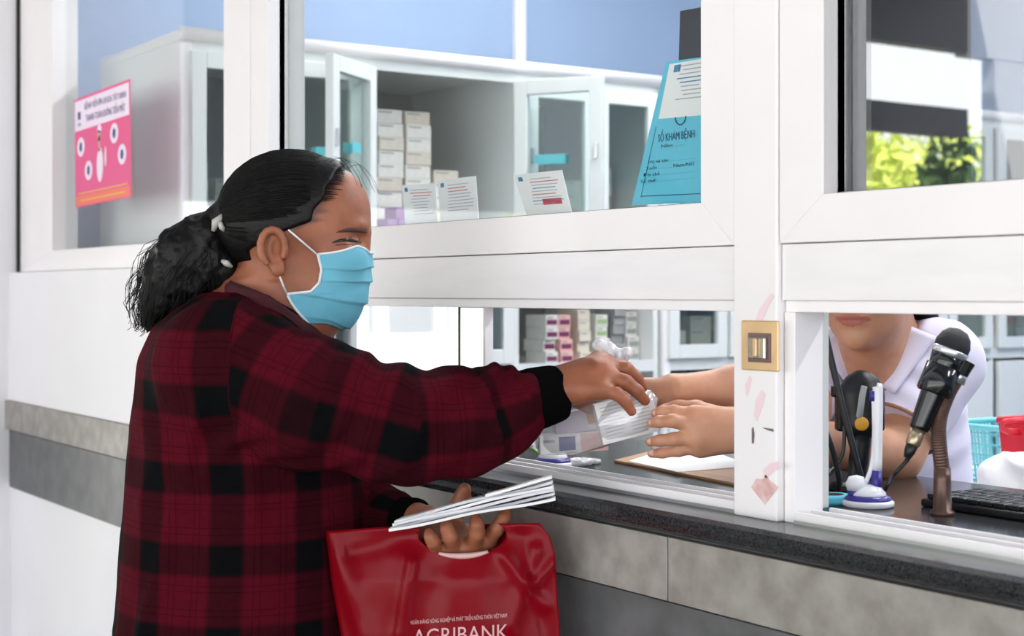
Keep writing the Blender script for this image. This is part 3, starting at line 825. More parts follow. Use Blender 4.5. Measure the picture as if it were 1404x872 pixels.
        for ax in range(3):
            u, w = (ax + 1) % 3, (ax + 2) % 3
            sa = [slice(None)] * 3; sb = [slice(None)] * 3
            sa[ax] = slice(0, -1); sb[ax] = slice(1, None)
            x = I[tuple(sa)] != I[tuple(sb)]
            e = np.argwhere(x); e = e[(e[:, u] > 0) & (e[:, w] > 0) & (e[:, u] < c.shape[u]) & (e[:, w] < c.shape[w])]
            inside = I[tuple(e.T)]
            def cell(du, dw):
                q = e.copy(); q[:, u] -= du; q[:, w] -= dw; return idx[tuple(q.T)]
            f = np.stack((cell(1, 1), cell(0, 1), cell(0, 0), cell(1, 0)), 1)
            f[~inside] = f[~inside][:, ::-1]; faces.append(f)
        f = np.concatenate(faces); f = f[(f >= 0).all(1)]
        return v, f
def np_mesh(name, v, f):
    me = bpy.data.meshes.new(name)
    me.vertices.add(len(v)); me.vertices.foreach_set('co', np.ascontiguousarray(v, np.float32).ravel())
    me.loops.add(f.size); me.loops.foreach_set('vertex_index', f.astype(np.int32).ravel())
    me.polygons.add(len(f)); me.polygons.foreach_set('loop_start', np.arange(0, f.size, 4, dtype=np.int32))
    me.update(calc_edges=True); me.validate()
    return me
def relax(v, f, it=2, lam=0.5):
    e = np.concatenate((f[:, [0, 1]], f[:, [1, 2]], f[:, [2, 3]], f[:, [3, 0]]))
    cnt = np.bincount(e.ravel(), minlength=len(v))[:, None]
    for _ in range(it):
        a = np.zeros_like(v)
        for k in range(3):
            a[:, k] = np.bincount(e[:, 0], v[e[:, 1], k], len(v)) + np.bincount(e[:, 1], v[e[:, 0], k], len(v))
        v = v + lam * (a / np.maximum(cnt, 1) - v)
    return v
def vnormals(v, f):
    n = np.cross(v[f[:, 2]] - v[f[:, 0]], v[f[:, 3]] - v[f[:, 1]])
    r = np.zeros_like(v)
    for k in range(3):
        r[:, k] = sum(np.bincount(f[:, j], n[:, k], len(v)) for j in range(4))
    return r / (np.linalg.norm(r, axis=1)[:, None] + 1e-12)
def set_attr(me, name, arr, kind='FLOAT_COLOR'):
    a = me.attributes.new(name, kind, 'POINT')
    if kind == 'FLOAT_COLOR':
        arr = np.concatenate((arr, np.ones((len(arr), 1))), 1); a.data.foreach_set('color', arr.astype(np.float32).ravel())
    else:
        a.data.foreach_set('vector', arr.astype(np.float32).ravel())
def rot_axes(yaw, pitch, roll=0.0):
    """head axes in the camera-aligned frame. yaw 0 faces right in the picture, +90 deg faces away; rows: forward, left, up"""
    f = np.array((math.cos(yaw) * math.cos(pitch), math.sin(yaw) * math.cos(pitch), math.sin(pitch)))
    l = np.array((-math.sin(yaw), math.cos(yaw), 0)); u = np.cross(f, l)
    c, s_ = math.cos(roll), math.sin(roll)
    return np.stack((f, l * c + u * s_, u * c - l * s_))
class Head:
    def __init__(s, c, axes, sc): s.c = np.array(c); s.A = axes; s.s = sc
    def p(s, x, y, z): return s.c + s.s * (x * s.A[0] + y * s.A[1] + z * s.A[2])
    def local(s, v): return ((v - s.c) @ s.A.T) / s.s
    def sculpt(s, g, ear=(-0.036, -0.010), nose=0.0, chin=0.073, lips=0.0, jaw=0.0, es=1.0):
        E = lambda c, r, k=0.012, sub=False: g.ell(s.p(*c), np.array(r) * s.s, s.A, k * s.s, sub)
        Cp = lambda a, b, ra, rb, k=0.01, sub=False: g.cap(s.p(*a), s.p(*b), ra * s.s, rb * s.s, k * s.s, sub)
        E((-0.014, 0, 0.032), (0.096, 0.075, 0.088))                      # cranium
        E((0.050, 0, 0.034), (0.044, 0.060, 0.062), 0.03)                 # forehead
        E((0.042, 0, -0.030), (0.048, 0.059, 0.066), 0.025)               # middle face
        E((0.030, 0, -0.078 + jaw), (0.052, 0.050, 0.034), 0.025)               # jaw
        E((chin, 0, -0.098 + jaw), (0.019, 0.022, 0.017), 0.02)                # chin
        for q in (-1, 1):
            E((0.060, q * 0.040, -0.026), (0.025, 0.023, 0.024), 0.02)    # cheeks
            E((0.078, q * 0.027, 0.018), (0.014, 0.022, 0.008), 0.014)    # brow ridge
            E((0.096, q * 0.042, 0.000), (0.024, 0.024, 0.011), 0.014, True)   # eye socket
            E((0.066, q * 0.033, -0.003), (0.0165, 0.0165, 0.0105), 0.004)     # lid
            E((0.086 + nose, q * 0.011, -0.034), (0.010, 0.008, 0.007), 0.006)   # nostril wing
            x, z = ear
            E((x, q * 0.072, z), (0.017 * es, 0.009, 0.030 * es), 0.006)            # ear
            ring = [(x - 0.001 + 0.0185 * es * math.cos(a), q * (0.083 + 0.003 * math.cos(a + 2.6)), z + 0.004 + 0.0275 * es * math.sin(a)) for a in np.linspace(-0.5, 4.2, 12)]
            for a, b in zip(ring[:-1], ring[1:]): Cp(a, b, 0.0047, 0.0047, 0.004)
            E((x + 0.003, q * 0.086, z + 0.003), (0.0090 * es, 0.012, 0.0155 * es), 0.004, True)   # concha
            E((x + 0.006, q * 0.078, z - 0.029 * es), (0.009, 0.006, 0.010), 0.006)          # lobe
            E((x + 0.015, q * 0.076, z - 0.004), (0.005, 0.005, 0.007), 0.004)          # tragus
        Cp((0.084, 0, 0.010), (0.093 + nose, 0, -0.028), 0.008, 0.0095, 0.014)   # nose
        E((0.083 + lips, 0, -0.061), (0.011, 0.026, 0.0065), 0.006)              # lips
        E((0.082 + lips, 0, -0.071), (0.011, 0.022, 0.0075), 0.006)
        E((0.096, 0, -0.0655), (0.006, 0.024, 0.0012), 0.003, True)
def sample(g, p):
    q = (np.asarray(p) - g.lo) / g.h; i = np.clip(np.floor(q).astype(int), 0, g.n - 2); f = np.clip(q - i, 0, 1)
    r = 0
    for a in (0, 1):
        for b in (0, 1):
            for c in (0, 1):
                r += (f[0] if a else 1 - f[0]) * (f[1] if b else 1 - f[1]) * (f[2] if c else 1 - f[2]) * float(g.d[i[0] + a, i[1] + b, i[2] + c])
    return r
def push_out(g, p, dmin, it=8):
    p = np.array(p, float); e = g.h
    for _ in range(it):
        d = sample(g, p)
        if d >= dmin: break
        n = np.array([sample(g, p + e * u) - sample(g, p - e * u) for u in np.eye(3)]); n /= np.linalg.norm(n) + 1e-9
        p = p + n * min(dmin - d + 0.0002, 0.006)
    return p
def on_surface(g, p, d, off=0.0, reach=0.06):
    p = np.array(p, float); d = np.array(d, float) / np.linalg.norm(d)
    for _ in range(160):
        v = sample(g, p)
        if v <= off: break
        p = p + d * max(0.0003, min(v - off, 0.004))
    return p
def blend(a, b, t): return a + (b - a) * np.clip(t, 0, 1)[:, None]
def skin_tone(v, base, dark, hd, lip, hair=None):
    n1 = vnoise(v * 45, 3); n2 = vnoise(v * 170, 5)
    c = np.tile(np.array(lin(base)), (len(v), 1))
    c = blend(c, np.tile(np.array(lin(dark)), (len(v), 1)), 0.35 + 0.35 * n1 + 0.15 * n2)
    q = hd.local(v)
    lp = (np.abs(q[:, 2] + 0.066) < 0.0095 - 11.0 * q[:, 1] ** 2) & (q[:, 0] > 0.07) & (np.abs(q[:, 1]) < 0.027)
    c[lp] = np.array(lin(lip))
    if hair is not None:
        t = hair(q); c = blend(c, np.tile(np.array(lin((58, 36, 30))), (len(v), 1)), t)
    return c
def hand_field(g, wrist, mcps, fingers, thumb, rw, rf, k=0.009):
    """wrist point, knuckle points, finger joint chains (beyond the knuckle), thumb chain"""
    for i, m in enumerate(mcps):
        g.cap(wrist[i] if isinstance(wrist, list) else wrist, m, rw, 0.0125, 0.016)
    for i in range(len(mcps) - 1):
        g.cap(mcps[i], mcps[i + 1], 0.0115, 0.0115, 0.010)
    for m, fs, r in zip(mcps, fingers, rf):
        pts = [m] + fs
        g.chain(pts, [r * 1.22, r * 1.06, r * 0.95, r * 0.80][:len(pts)], 0.004)
    if thumb: g.chain(thumb, [0.015, 0.0125, 0.011, 0.009][:len(thumb)], 0.006)

# ================================================================== the woman at the window
HW = Head(C(414, 330, 2.09), rot_axes(math.radians(2), 0.0), 0.985)
wo = thing('person', Vector(c2w(C(330, 400, 2.1))) * 1.0, 'woman in red and black plaid shirt and blue face mask reaching into the hatch', 'person')
wo.location = (c2w(C(330, 400, 2.1))[0], c2w(C(330, 400, 2.1))[1], 0.0)
# arm joints
SH_R, EL_R, WR_R = C(308, 492, 1.95), C(550, 583, 1.925), C(762, 533, 2.0)
SH_L, EL_L, WR_L = C(300, 480, 2.26), C(420, 680, 2.24), C(570, 716, 2.06)
ty = [960, 872, 750, 650, 560, 490, 450, 425, 405, 392]
tcx = [330, 331, 336, 338, 331, 326, 328, 336, 340, 345]
ta = [172, 170, 165, 157, 141, 126, 112, 88, 62, 40]
tb = [.180, .180, .175, .170, .175, .175, .158, .125, .085, .06]
zt = [C(0, y, 2.1)[2] for y in ty]
tcX = [C(x, 0, 2.1)[0] for x in tcx]; tA = [a * 2.1 / F for a in ta]
g = Field((-0.58, 1.86, -0.50), (0.22, 2.36, 0.24), 0.0024)
HW.sculpt(g, ear=(-0.030, -0.016), nose=-0.012, chin=0.050, lips=-0.009, jaw=0.008, es=0.88)
gW = g
g.loft(zt, tcX, [2.1] * 10, [a * 0.84 for a in tA], [b * 0.84 for b in tb], 0.03)
g.cap(HW.p(-0.018, 0, -0.05), C(345, 440, 2.1), 0.054, 0.062, 0.03)
g.cap(HW.p(0.03, 0, -0.085), C(400, 450, 2.09), 0.040, 0.055, 0.03)
g.chain([SH_R, EL_R, WR_R], [0.05, 0.042, 0.026], 0.02)
g.chain([SH_L, EL_L, WR_L], [0.05, 0.042, 0.027], 0.02)
# right hand: palm down over the medicine bag, little finger nearest
mc = [C(824, 534, 1.968), C(832, 516, 1.985), C(830, 501, 2.008), C(822, 494, 2.032)]
fg = [[C(846, 540, 1.962), C(858, 551, 1.963), C(866, 564, 1.966)],
      [C(858, 524, 1.978), C(873, 536, 1.980), C(884, 549, 1.984)],
      [C(858, 506, 2.002), C(871, 517, 2.006), C(881, 531, 2.010)],
      [C(850, 503, 2.035), C(864, 514, 2.038), C(874, 527, 2.040)]]
hand_field(g, [C(766, 541, 1.988), C(766, 533, 1.995), C(766, 526, 2.003), C(768, 524, 2.012)], mc, fg,
           [C(780, 540, 2.03), C(812, 556, 2.045), C(838, 562, 2.04), C(856, 562, 2.03)], 0.0165, [0.0082, 0.0092, 0.0094, 0.009])
g.ell(C(800, 514, 2.0), (0.038, 0.030, 0.017), rot=np.array(((0.93, 0, 0.30), (0, 1, 0), (-0.30, 0, 0.93))), k=0.015)
g.ell(C(786, 533, 1.978), (0.030, 0.016, 0.014), k=0.012)
# left hand: cupped under the papers
ZL_ = -0.03
mcl = [C(668, 742, 1.985 + ZL_), C(648, 750, 1.98 + ZL_), C(622, 754, 1.98 + ZL_), C(600, 755, 1.982 + ZL_)]
fl = [[C(682, 724, 1.965 + ZL_), C(690, 712, 1.962 + ZL_), C(694, 703, 1.968 + ZL_)],
      [C(654, 731, 1.955 + ZL_), C(654, 720, 1.95 + ZL_), C(652, 711, 1.955 + ZL_)],
      [C(617, 735, 1.952 + ZL_), C(613, 724, 1.95 + ZL_), C(611, 717, 1.955 + ZL_)],
      [C(594, 743, 1.955 + ZL_), C(590, 736, 1.953 + ZL_), C(588, 730, 1.956 + ZL_)]]
hand_field(g, C(590, 722, 2.04), mcl, fl, [C(600, 722, 2.03), C(622, 704, 2.015), C(633, 684, 2.005), C(637, 671, 2.0)], 0.020, [0.0092, 0.0095, 0.0092, 0.0083])
v, f = g.mesh()
v = relax(v, f, 2, 0.4)
hairline = lambda q: np.clip((np.minimum(0.034 + 0.50 * (q[:, 2] - 0.05), (-0.036 + 2.25 * q[:, 2])) - q[:, 0]) / 0.016 + 1.0 + 0.55 * vnoise(q * np.array((40, 160, 160)), 9), 0, 1) * (q[:, 2] > 0.012) * (np.abs(q[:, 1]) < 0.0765) * 0.85
col = skin_tone(v, (164, 102, 74), (124, 72, 50), HW, (150, 80, 72), hairline)
me = np_mesh('body', c2w(v), f); set_attr(me, 'tone', col)
body = link_mesh('body', me, 'skin_a', wo, smooth=True)

# eyes: closed-down lids with lash line, brows
for q in (-1, 1):
    inw = -q * HW.A[1]
    def prof(x, z, off): return Vector(c2w(on_surface(gW, HW.p(x, q * 0.10, z), inw, off)))
    MB().tube([prof(0.047 + 0.037 * t, -0.0050 + 0.0032 * math.sin(t * math.pi) + 0.002 * t, 0.0) for t in np.linspace(0, 1, 13)], [0.0006, 0.0012, 0.0017, 0.002, 0.0022, 0.0024, 0.0025, 0.0025, 0.0024, 0.0022, 0.002, 0.0015, 0.0008], 6).build('eyelashes', 'eye', wo, smooth=True)
    MB().tube([prof(0.052 + 0.028 * t, -0.0085 + 0.0012 * math.sin(t * math.pi), -0.0004) for t in np.linspace(0, 1, 9)], 0.0010, 6).build('lower_lid', 'brow', wo, smooth=True)
    MB().tube([prof(0.046 + 0.036 * t, 0.0000 + 0.0042 * math.sin(t * math.pi), -0.0006) for t in np.linspace(0, 1, 9)], 0.0009, 6).build('lid_crease', 'brow', wo, smooth=True)
    MB().tube([prof(0.050 + 0.041 * t, 0.0060 + 0.0075 * math.sin(0.3 + t * 1.9), -0.0008) for t in np.linspace(0, 1, 13)], [0.0008, 0.0013, 0.0018, 0.0023, 0.0027, 0.0031, 0.0034, 0.0036, 0.0038, 0.0038, 0.0036, 0.003, 0.0022], 6).build('eyebrow', 'brow', wo, smooth=True)

# ---- shirt
gs = Field((-0.60, 1.82, -0.53), (0.10, 2.40, 0.06), 0.0034)
slv = [C(306, 497, 1.965), C(430, 551, 1.93), C(550, 585, 1.93), C(635, 580, 1.95), C(680, 566, 1.965), C(702, 557, 1.975)]
slr = [0.080, 0.076, 0.0655, 0.059, 0.049, 0.041]
sll = [C(300, 485, 2.25), C(420, 668, 2.23), C(500, 706, 2.14), C(540, 712, 2.09)]
gs.loft(zt[:-1], tcX[:-1], [2.1] * 9, tA[:-1], tb[:-1], 0.02)
gs.chain(slv, slr, 0.035)
gs.chain(sll, [0.075, 0.066, 0.045, 0.036], 0.03)
v, f = gs.mesh(); v = relax(v, f, 4, 0.5)
nr = vnormals(v, f)
# distances to decide sleeve or trunk and woven coordinates
def chain_param(v, pts, rs):
    best = np.full(len(v), 9.0); s_ = np.zeros(len(v)); ang = np.zeros(len(v)); acc = 0
    for a, b, ra, rb in zip(pts[:-1], pts[1:], rs[:-1], rs[1:]):
        ab = b - a; L = np.linalg.norm(ab); t = np.clip((v - a) @ ab / L ** 2, 0, 1)
        r = v - a - t[:, None] * ab; d = np.linalg.norm(r, axis=1) - (ra + (rb - ra) * t)
        near = np.array((0, -1, 0)) - ab * (-ab[1]) / L ** 2; near /= np.linalg.norm(near); side = np.cross(ab / L, near)
        m = d < best
        best[m] = d[m]; s_[m] = acc + t[m] * L; ang[m] = np.arctan2(r[m] @ side, r[m] @ near); acc += L
    return best, s_, ang
dR, sR, aR = chain_param(v, slv, slr); dL, sL, aL = chain_param(v, sll, [0.075, 0.066, 0.045, 0.036])
zz = v[:, 2]; order = np.argsort(zt)
ix = lambda t: np.interp(zz, np.array(zt)[order], np.array(t)[order])
cx, A_, B_ = ix(tcX), ix(tA), ix(tb)
dT = (np.sqrt(((v[:, 0] - cx) / A_) ** 2 + ((v[:, 1] - 2.1) / B_) ** 2) - 1) * np.minimum(A_, B_)
aT = np.arctan2(v[:, 0] - cx, -(v[:, 1] - 2.1))
uv = np.stack((aT * 0.155 / 0.1 + 0.45, (zz + 0.134) / 0.104 + 0.51, 0 * zz), 1)
sm = (dR < dT - 0.004) & (v[:, 0] > SH_R[0] + 0.02) & (dR < 0.03)
uv[sm] = np.stack(((sR[sm] - 0.155) / 0.1 + 0.51, aR[sm] * 0.062 / 0.1 + 0.40, 0 * sR[sm]), 1)
lm = (dL < dT - 0.004) & (v[:, 1] > 2.05) & (v[:, 0] > -0.22) & ~sm
uv[lm] = np.stack((sL[lm] / 0.1, aL[lm] * 0.6, 0 * sL[lm]), 1)
# cloth folds
def ridge(p, sc, seed): return 1 - np.abs(vnoise(p * np.array(sc), seed)) * 2
fold = 0.0035 * ridge(v, (9, 9, 5), 21) + 0.0016 * ridge(v, (26, 20, 14), 22)
el = np.exp(-((v - C(520, 560, 1.9)) ** 2).sum(1) / 0.10 ** 2) + np.exp(-((v - C(670, 540, 1.95)) ** 2).sum(1) / 0.09 ** 2) + 0.8 * np.exp(-((v - C(350, 590, 1.95)) ** 2).sum(1) / 0.10 ** 2)
dg = v @ np.array((0.55, 0.1, -0.45))
fold += 0.0036 * el * np.sin(dg * 170 + 3 * vnoise(v * 14, 4))
fold += 0.004 * np.exp(-((v - C(695, 525, 1.96)) ** 2).sum(1) / 0.035 ** 2) * np.cos((v[:, 0]) * 260)
fold += 0.004 * np.exp(-((v[:, 0] - C(300, 0, 1.95)[0] - 0.3 * (v[:, 2] + 0.1)) / 0.012) ** 2) * (v[:, 1] < 2.1)   # armhole seam fold
v = v + nr * fold[:, None]
me = np_mesh('shirt', c2w(v), f); set_attr(me, 'weave', uv, 'FLOAT_VECTOR')
shirt = link_mesh('shirt', me, 'plaid', wo, smooth=True)
shirt['label'] = 'red and black plaid flannel shirt'
def ringed(pts, rs, n=20, squash=1.0):
    mb = MB(); rows = []
    for i, (p, r) in enumerate(zip(pts, rs)):
        a = pts[max(i - 1, 0)]; b = pts[min(i + 1, len(pts) - 1)]; t = (b - a) / np.linalg.norm(b - a)
        s1 = np.cross(t, (0, 1, 0)); s1 /= np.linalg.norm(s1); s2 = np.cross(t, s1)
        rows.append([Vector(c2w(p + r * (s1 * math.cos(q) + s2 * squash * math.sin(q)))) for q in np.linspace(0, 2 * math.pi, n + 1)])
    return mb.grid(rows)
def lerp(a, b, t): return a + (b - a) * t
c0, c1_ = C(718, 551, 1.980), C(766, 538, 2.0)
ts = [0, 0.06, 0.3, 0.6, 0.9, 1.0, 1.0, 0.9]
ringed([lerp(c0, c1_, t) for t in ts], [0.036, 0.041, 0.0415, 0.040, 0.038, 0.0365, 0.031, 0.029], 28).build('cuff', 'cuff', shirt, smooth=True)
c0, c1_ = C(535, 712, 2.095), C(572, 716, 2.06)
ringed([lerp(c0, c1_, t) for t in ts], [0.032, 0.034, 0.034, 0.033, 0.033, 0.032, 0.028, 0.027], 28).build('cuff', 'cuff', shirt, smooth=True)
# collar: a tilted band round the neck
rows = []
for h, gr in ((0.0, 0.004), (0.012, 0.000), (0.026, 0.004), (0.030, 0.009), (0.024, 0.013), (0.004, 0.020)):
    row = []
    for a in np.linspace(0, 2 * math.pi, 41):
        ca, sa = math.cos(a), math.sin(a)
        b = lerp(C(320, 408, 2.1), C(437, 483, 2.1), 0.5 + 0.5 * ca)
        b = b + np.array((0, 0.088 * sa, 0.006 * abs(sa))) + np.array((ca, sa, 0)) * gr + np.array((0.2, 0, 0.95)) * (h + 0.004 * math.sin(3 * a))
        row.append(Vector(c2w(b)))
    rows.append(row)
MB().grid(rows).build('collar', mat('dark red collar flannel', (70, 14, 26), 0.95, var=0.5, vscale=40, bump=0.3, bscale=500), shirt, smooth=True, solid=0.002)

# ---- hair
gh = Field(HW.c - np.array((0.16, 0.12, 0.12)), HW.c + np.array((0.13, 0.12, 0.16)), 0.0024)
gh.ell(HW.p(-0.016, 0, 0.034), np.array((0.1015, 0.0805, 0.0925)) * HW.s, HW.A, 0.01)
gh.ell(HW.p(0.046, 0, 0.045), np.array((0.047, 0.063, 0.060)) * HW.s, HW.A, 0.03)
gh.cap(HW.p(-0.085, 0, 0.02), HW.p(-0.122, 0, 0.026), 0.035, 0.018, 0.03)
gx = np.stack(np.meshgrid(*[gh.lo[k] + np.arange(gh.n[k]) * gh.h for k in range(3)], indexing='ij'), -1).reshape(-1, 3)
q = HW.local(gx); wv = 0.002 * np.sin(q[:, 2] * 200 + q[:, 1] * 90) + 0.0015 * np.sin(q[:, 1] * 300)
front = (q[:, 0] - (0.030 + 0.50 * (q[:, 2] - 0.05))) * 0.9 + wv
side = np.minimum((q[:, 0] + 0.036 - 2.25 * q[:, 2]) / 2.4 + wv * 0.5, q[:, 0] + 0.066 + 0.3 * (q[:, 2] + 0.02))
lowc = -(q[:, 2] + 0.055)
gh.d = np.maximum(gh.d, np.maximum(np.maximum(front, side), lowc).reshape(gh.n).astype(np.float32))
v, f = gh.mesh(); v = relax(v, f, 5, 0.5)
me = np_mesh('hair', c2w(v), f)
hair = link_mesh('hair', me, 'hair', wo, smooth=True)
# combed strands from the hairline to the tie
tie = HW.p(-0.118, 0, 0.024)
def skull(d, gr): return d / math.sqrt((d[0] / (0.102 + gr)) ** 2 + (d[1] / (0.081 + gr)) ** 2 + (d[2] / (0.093 + gr)) ** 2)
sb = MB()
for i in range(1300):
    th_ = random.uniform(-2.1, 2.1)
    yy, zz_ = math.sin(th_), math.cos(th_)
    xs = 0.62 if abs(th_) < 0.9 else 0.62 - 0.75 * (abs(th_) - 0.9)
    d0 = np.array((xs + random.uniform(-0.25, 0.22), yy * 0.8, zz_ * 0.9 + 0.05)); d1 = np.array((-0.98, yy * 0.12, zz_ * 0.10 - 0.08))
    t0 = random.uniform(0.0, 0.5) if i % 3 else 0.0
    pts = []
    for t in np.linspace(t0, 1, 11):
        dd = d0 / np.linalg.norm(d0) * (1 - t) + d1 * t; dd /= np.linalg.norm(dd)
        s3 = skull(dd, 0.0006 + 0.0012 * random.random() + (0.0 if t > 0.06 else -0.002))
        pts.append(Vector(c2w(push_out(gW, HW.p(s3[0] - 0.016, s3[1], s3[2] + 0.034), 0.0008, 4))))
    lq = HW.local((np.array([tuple(p) for p in pts]) - np.array(CAM)) @ RM.T)
    if np.any((lq[:, 0] > -0.065) & (lq[:, 0] < -0.012) & (lq[:, 2] < 0.024)): continue
    sb.tube(pts, random.uniform(0.0003, 0.0007), 3, cap=False)
o = sb.build('combed_strands', 'strand', hair, smooth=True); o['kind'] = 'stuff'
sb = MB(); made = 0
while made < 700:                  # thin hair feathering over the forehead
    th_ = random.uniform(-1.35, 1.35)
    d0 = np.array((random.uniform(0.0, 1.1), math.sin(th_) * 0.8, math.cos(th_) * 0.9)); d0 /= np.linalg.norm(d0)
    s3 = skull(d0, 0.0); lx, lz = s3[0] - 0.016, s3[2] + 0.034
    val = lx - (0.030 + 0.5 * (lz - 0.05))
    if not (-0.004 < val < 0.022 * random.random()) or lz < 0.03: continue
    d1 = np.array((-0.98, math.sin(th_) * 0.12, math.cos(th_) * 0.10 - 0.08)); pts = []
    for t in np.linspace(0, 0.3, 6):
        dd = d0 * (1 - t) + d1 * t; dd /= np.linalg.norm(dd); s3 = skull(dd, 0.0008)
        pts.append(Vector(c2w(push_out(gW, HW.p(s3[0] - 0.016, s3[1], s3[2] + 0.034), 0.0006, 5))))
    sb.tube(pts, [0.00012, 0.00022, 0.0003, 0.0003, 0.0003, 0.0002], 3, cap=False); made += 1
o = sb.build('hairline_strands', 'strand', hair, smooth=True); o['kind'] = 'stuff'
# pony tail
gp = Field(C(175, 480, 2.2), C(330, 280, 1.97) + np.array((0.02, 0.25, 0.0)), 0.003) if False else Field((-0.56, 1.99, -0.09), (-0.36, 2.21, 0.13), 0.003)
pt = [C(303, 306, 2.09), C(280, 325, 2.09), C(255, 352, 2.09), C(240, 385, 2.09), C(222, 418, 2.09), C(205, 445, 2.09)]
gp.chain(pt, [0.017, 0.030, 0.040, 0.038, 0.028, 0.010], 0.02)
gp.chain([C(285, 330, 2.08), C(292, 365, 2.08), C(272, 392, 2.08)], [0.025, 0.026, 0.020], 0.02)
v, f = gp.mesh(); nr = vnormals(v, f)
v = v + nr * (0.004 * vnoise(v * np.array((60, 60, 45)), 2) + 0.002 * vnoise(v * 130, 3))[:, None]
me = np_mesh('ponytail', c2w(v), f)
pony = link_mesh('ponytail', me, 'hair', wo, smooth=True)
sb = MB()
for i in range(1000):
    rr = random.uniform(0.3, 1.15) if i % 5 else random.uniform(1.1, 1.55); a0 = random.uniform(0, 6.28); ln = random.uniform(0.55, 1.08)
    fr, ph = random.uniform(1.2, 3.0), random.uniform(0, 6.28); am = random.uniform(0.002, 0.0055)
    branch = random.random() < 0.3
    ctrl = [pt[0], C(288, 332, 2.08), C(290, 365, 2.08), C(268, 395, 2.08)] if branch else pt
    rads = [0.012, 0.025, 0.026, 0.022] if branch else [0.012, 0.030, 0.042, 0.042, 0.034, 0.016]
    pts = []
    for t in np.linspace(0, ln, 16):
        w = min(t, 1.0) * (len(ctrl) - 1); k = min(int(w), len(ctrl) - 2); w -= k
        b = lerp(ctrl[k], ctrl[k + 1], w) + (ctrl[-1] - ctrl[-2]) * max(0, t - 1) * 3; r = lerp(rads[k], rads[k + 1], w) * rr
        off = np.array((math.cos(a0), math.sin(a0) * 0.9, math.sin(a0) * 0.5))
        b = b + off * r + am * min(1, t * 3) * np.array((math.cos(t * fr * 6.28 + ph), math.sin(t * fr * 6.28 + ph), math.sin(t * fr * 5 + ph)))
        pts.append(Vector(c2w(b)))
    sb.tube(pts, random.uniform(0.0003, 0.0006), 3, cap=False)
o = sb.build('curly_strands', 'strand', pony, smooth=True); o['kind'] = 'stuff'
# loose hairs at the forehead
sb = MB()
for i in range(9):
    y = random.uniform(-0.05, 0.03); x0 = random.uniform(0.035, 0.07)
    a = HW.p(x0, y, 0.108 - 0.2 * (x0 - 0.035)); pts = []
    for t in np.linspace(0, 1, 8):
        pts.append(Vector(c2w(a + np.array((0.045 * t, 0.005 * math.sin(4 * t + i), 0.012 * math.sin(t * 3.1) - 0.035 * t * t)) * random.uniform(0.95, 1.05))))
    sb.tube(spline(pts, 2), 0.00022, 3, cap=False)
o = sb.build('loose_strands', 'strand', hair, smooth=True); o['kind'] = 'stuff'
# hair clip: a slim claw at the tie
cl = MB(); a, b = C(293, 316, 2.05), C(308, 294, 2.05)
cl.tube([Vector(c2w(p)) for p in (a, lerp(a, b, 0.5) + np.array((-0.004, -0.006, 0.0)), b)], [0.0035, 0.006, 0.0035], 8)
cl.tube([Vector(c2w(p)) for p in (C(300, 302, 2.048), C(304, 312, 2.04), C(309, 318, 2.05))], [0.004, 0.004, 0.002], 8)
cl.build('hair_clip', 'clip', wo, smooth=True)
MB().tube([Vector(c2w(p)) for p in (C(305, 358, 2.05), C(311, 361, 2.045), C(318, 366, 2.05))], [0.003, 0.005, 0.002], 8).build('hair_pin', 'clip', wo, smooth=True)

# ---- surgical mask
def hl(px, py): return ((px - 414) * 2.06 / F / HW.s, (330 - py) * 2.06 / F / HW.s)
tk = [0, 0.25, 0.5, 0.62, 0.75, 0.88, 1.0]
ee = [hl(443, 350), hl(447, 371), hl(444, 389), hl(432, 401), hl(400, 404), hl(410, 424), hl(424, 444)]
cc = [hl(505, 347), hl(507, 368), hl(506, 390), hl(500, 407), hl(488, 420), hl(474, 433), hl(460, 441)]
ww = [0.062, 0.064, 0.064, 0.063, 0.063, 0.057, 0.046]
def mask_pt(t, ph, off=0.0):
    I = lambda a, k: np.interp(t, tk, [q[k] for q in a])
    xe, ze, xc, zc = I(ee, 0), I(ee, 1), I(cc, 0), I(cc, 1); w = np.interp(t, tk, ww)
    c = max(math.cos(ph), 0) ** 0.9
    nose = 0.004 * math.exp(-(ph / 0.35) ** 2) * (1 - t)
    pleat = 0.0042 * ((t * 4.2) % 1.0) ** 1.5 * (0.3 + 0.7 * c)
    x = xe + (xc - xe) * c + nose + off * math.cos(ph) + pleat * math.cos(ph); y = (w + off + pleat) * math.sin(ph); z = ze + (zc - ze) * c
    return Vector(c2w(push_out(gW, HW.p(x, y, z), 0.0028 + off + pleat)))
phs = np.linspace(-math.pi / 2, math.pi / 2, 41); tss = np.linspace(0, 1, 61)
mk = MB().grid([[mask_pt(t, p) for p in phs] for t in tss]).build('face_mask', 'mask', wo, smooth=True, solid=0.0012)
mk['label'] = 'pleated light blue surgical face mask'
MB().tube([mask_pt(0, p, 0.001) for p in phs], 0.0018, 6).build('mask_edge', 'mask_edge', mk, smooth=True)
for s_ in (-1, 1):
    MB().tube([mask_pt(t, s_ * math.pi / 2, 0.0005) for t in np.linspace(0, 1, 40)], 0.0021, 6).build('mask_edge', 'mask_edge', mk, smooth=True)
    a, b = mask_pt(0.02, s_ * math.pi / 2), mask_pt(0.75, s_ * math.pi / 2)
    e1 = Vector(c2w(HW.p(-0.010, s_ * 0.081, 0.012))); e0 = Vector(c2w(HW.p(-0.040, s_ * 0.088, 0.022)))
    e2 = Vector(c2w(HW.p(-0.024, s_ * 0.079, -0.046)))
    MB().tube([a, a.lerp(e1, 0.5), e1], 0.0014, 6).build('ear_loop', 'mask_edge', mk, smooth=True)
    MB().tube([b, b.lerp(e2, 0.5), e2], 0.0014, 6).build('ear_loop', 'mask_edge', mk, smooth=True)

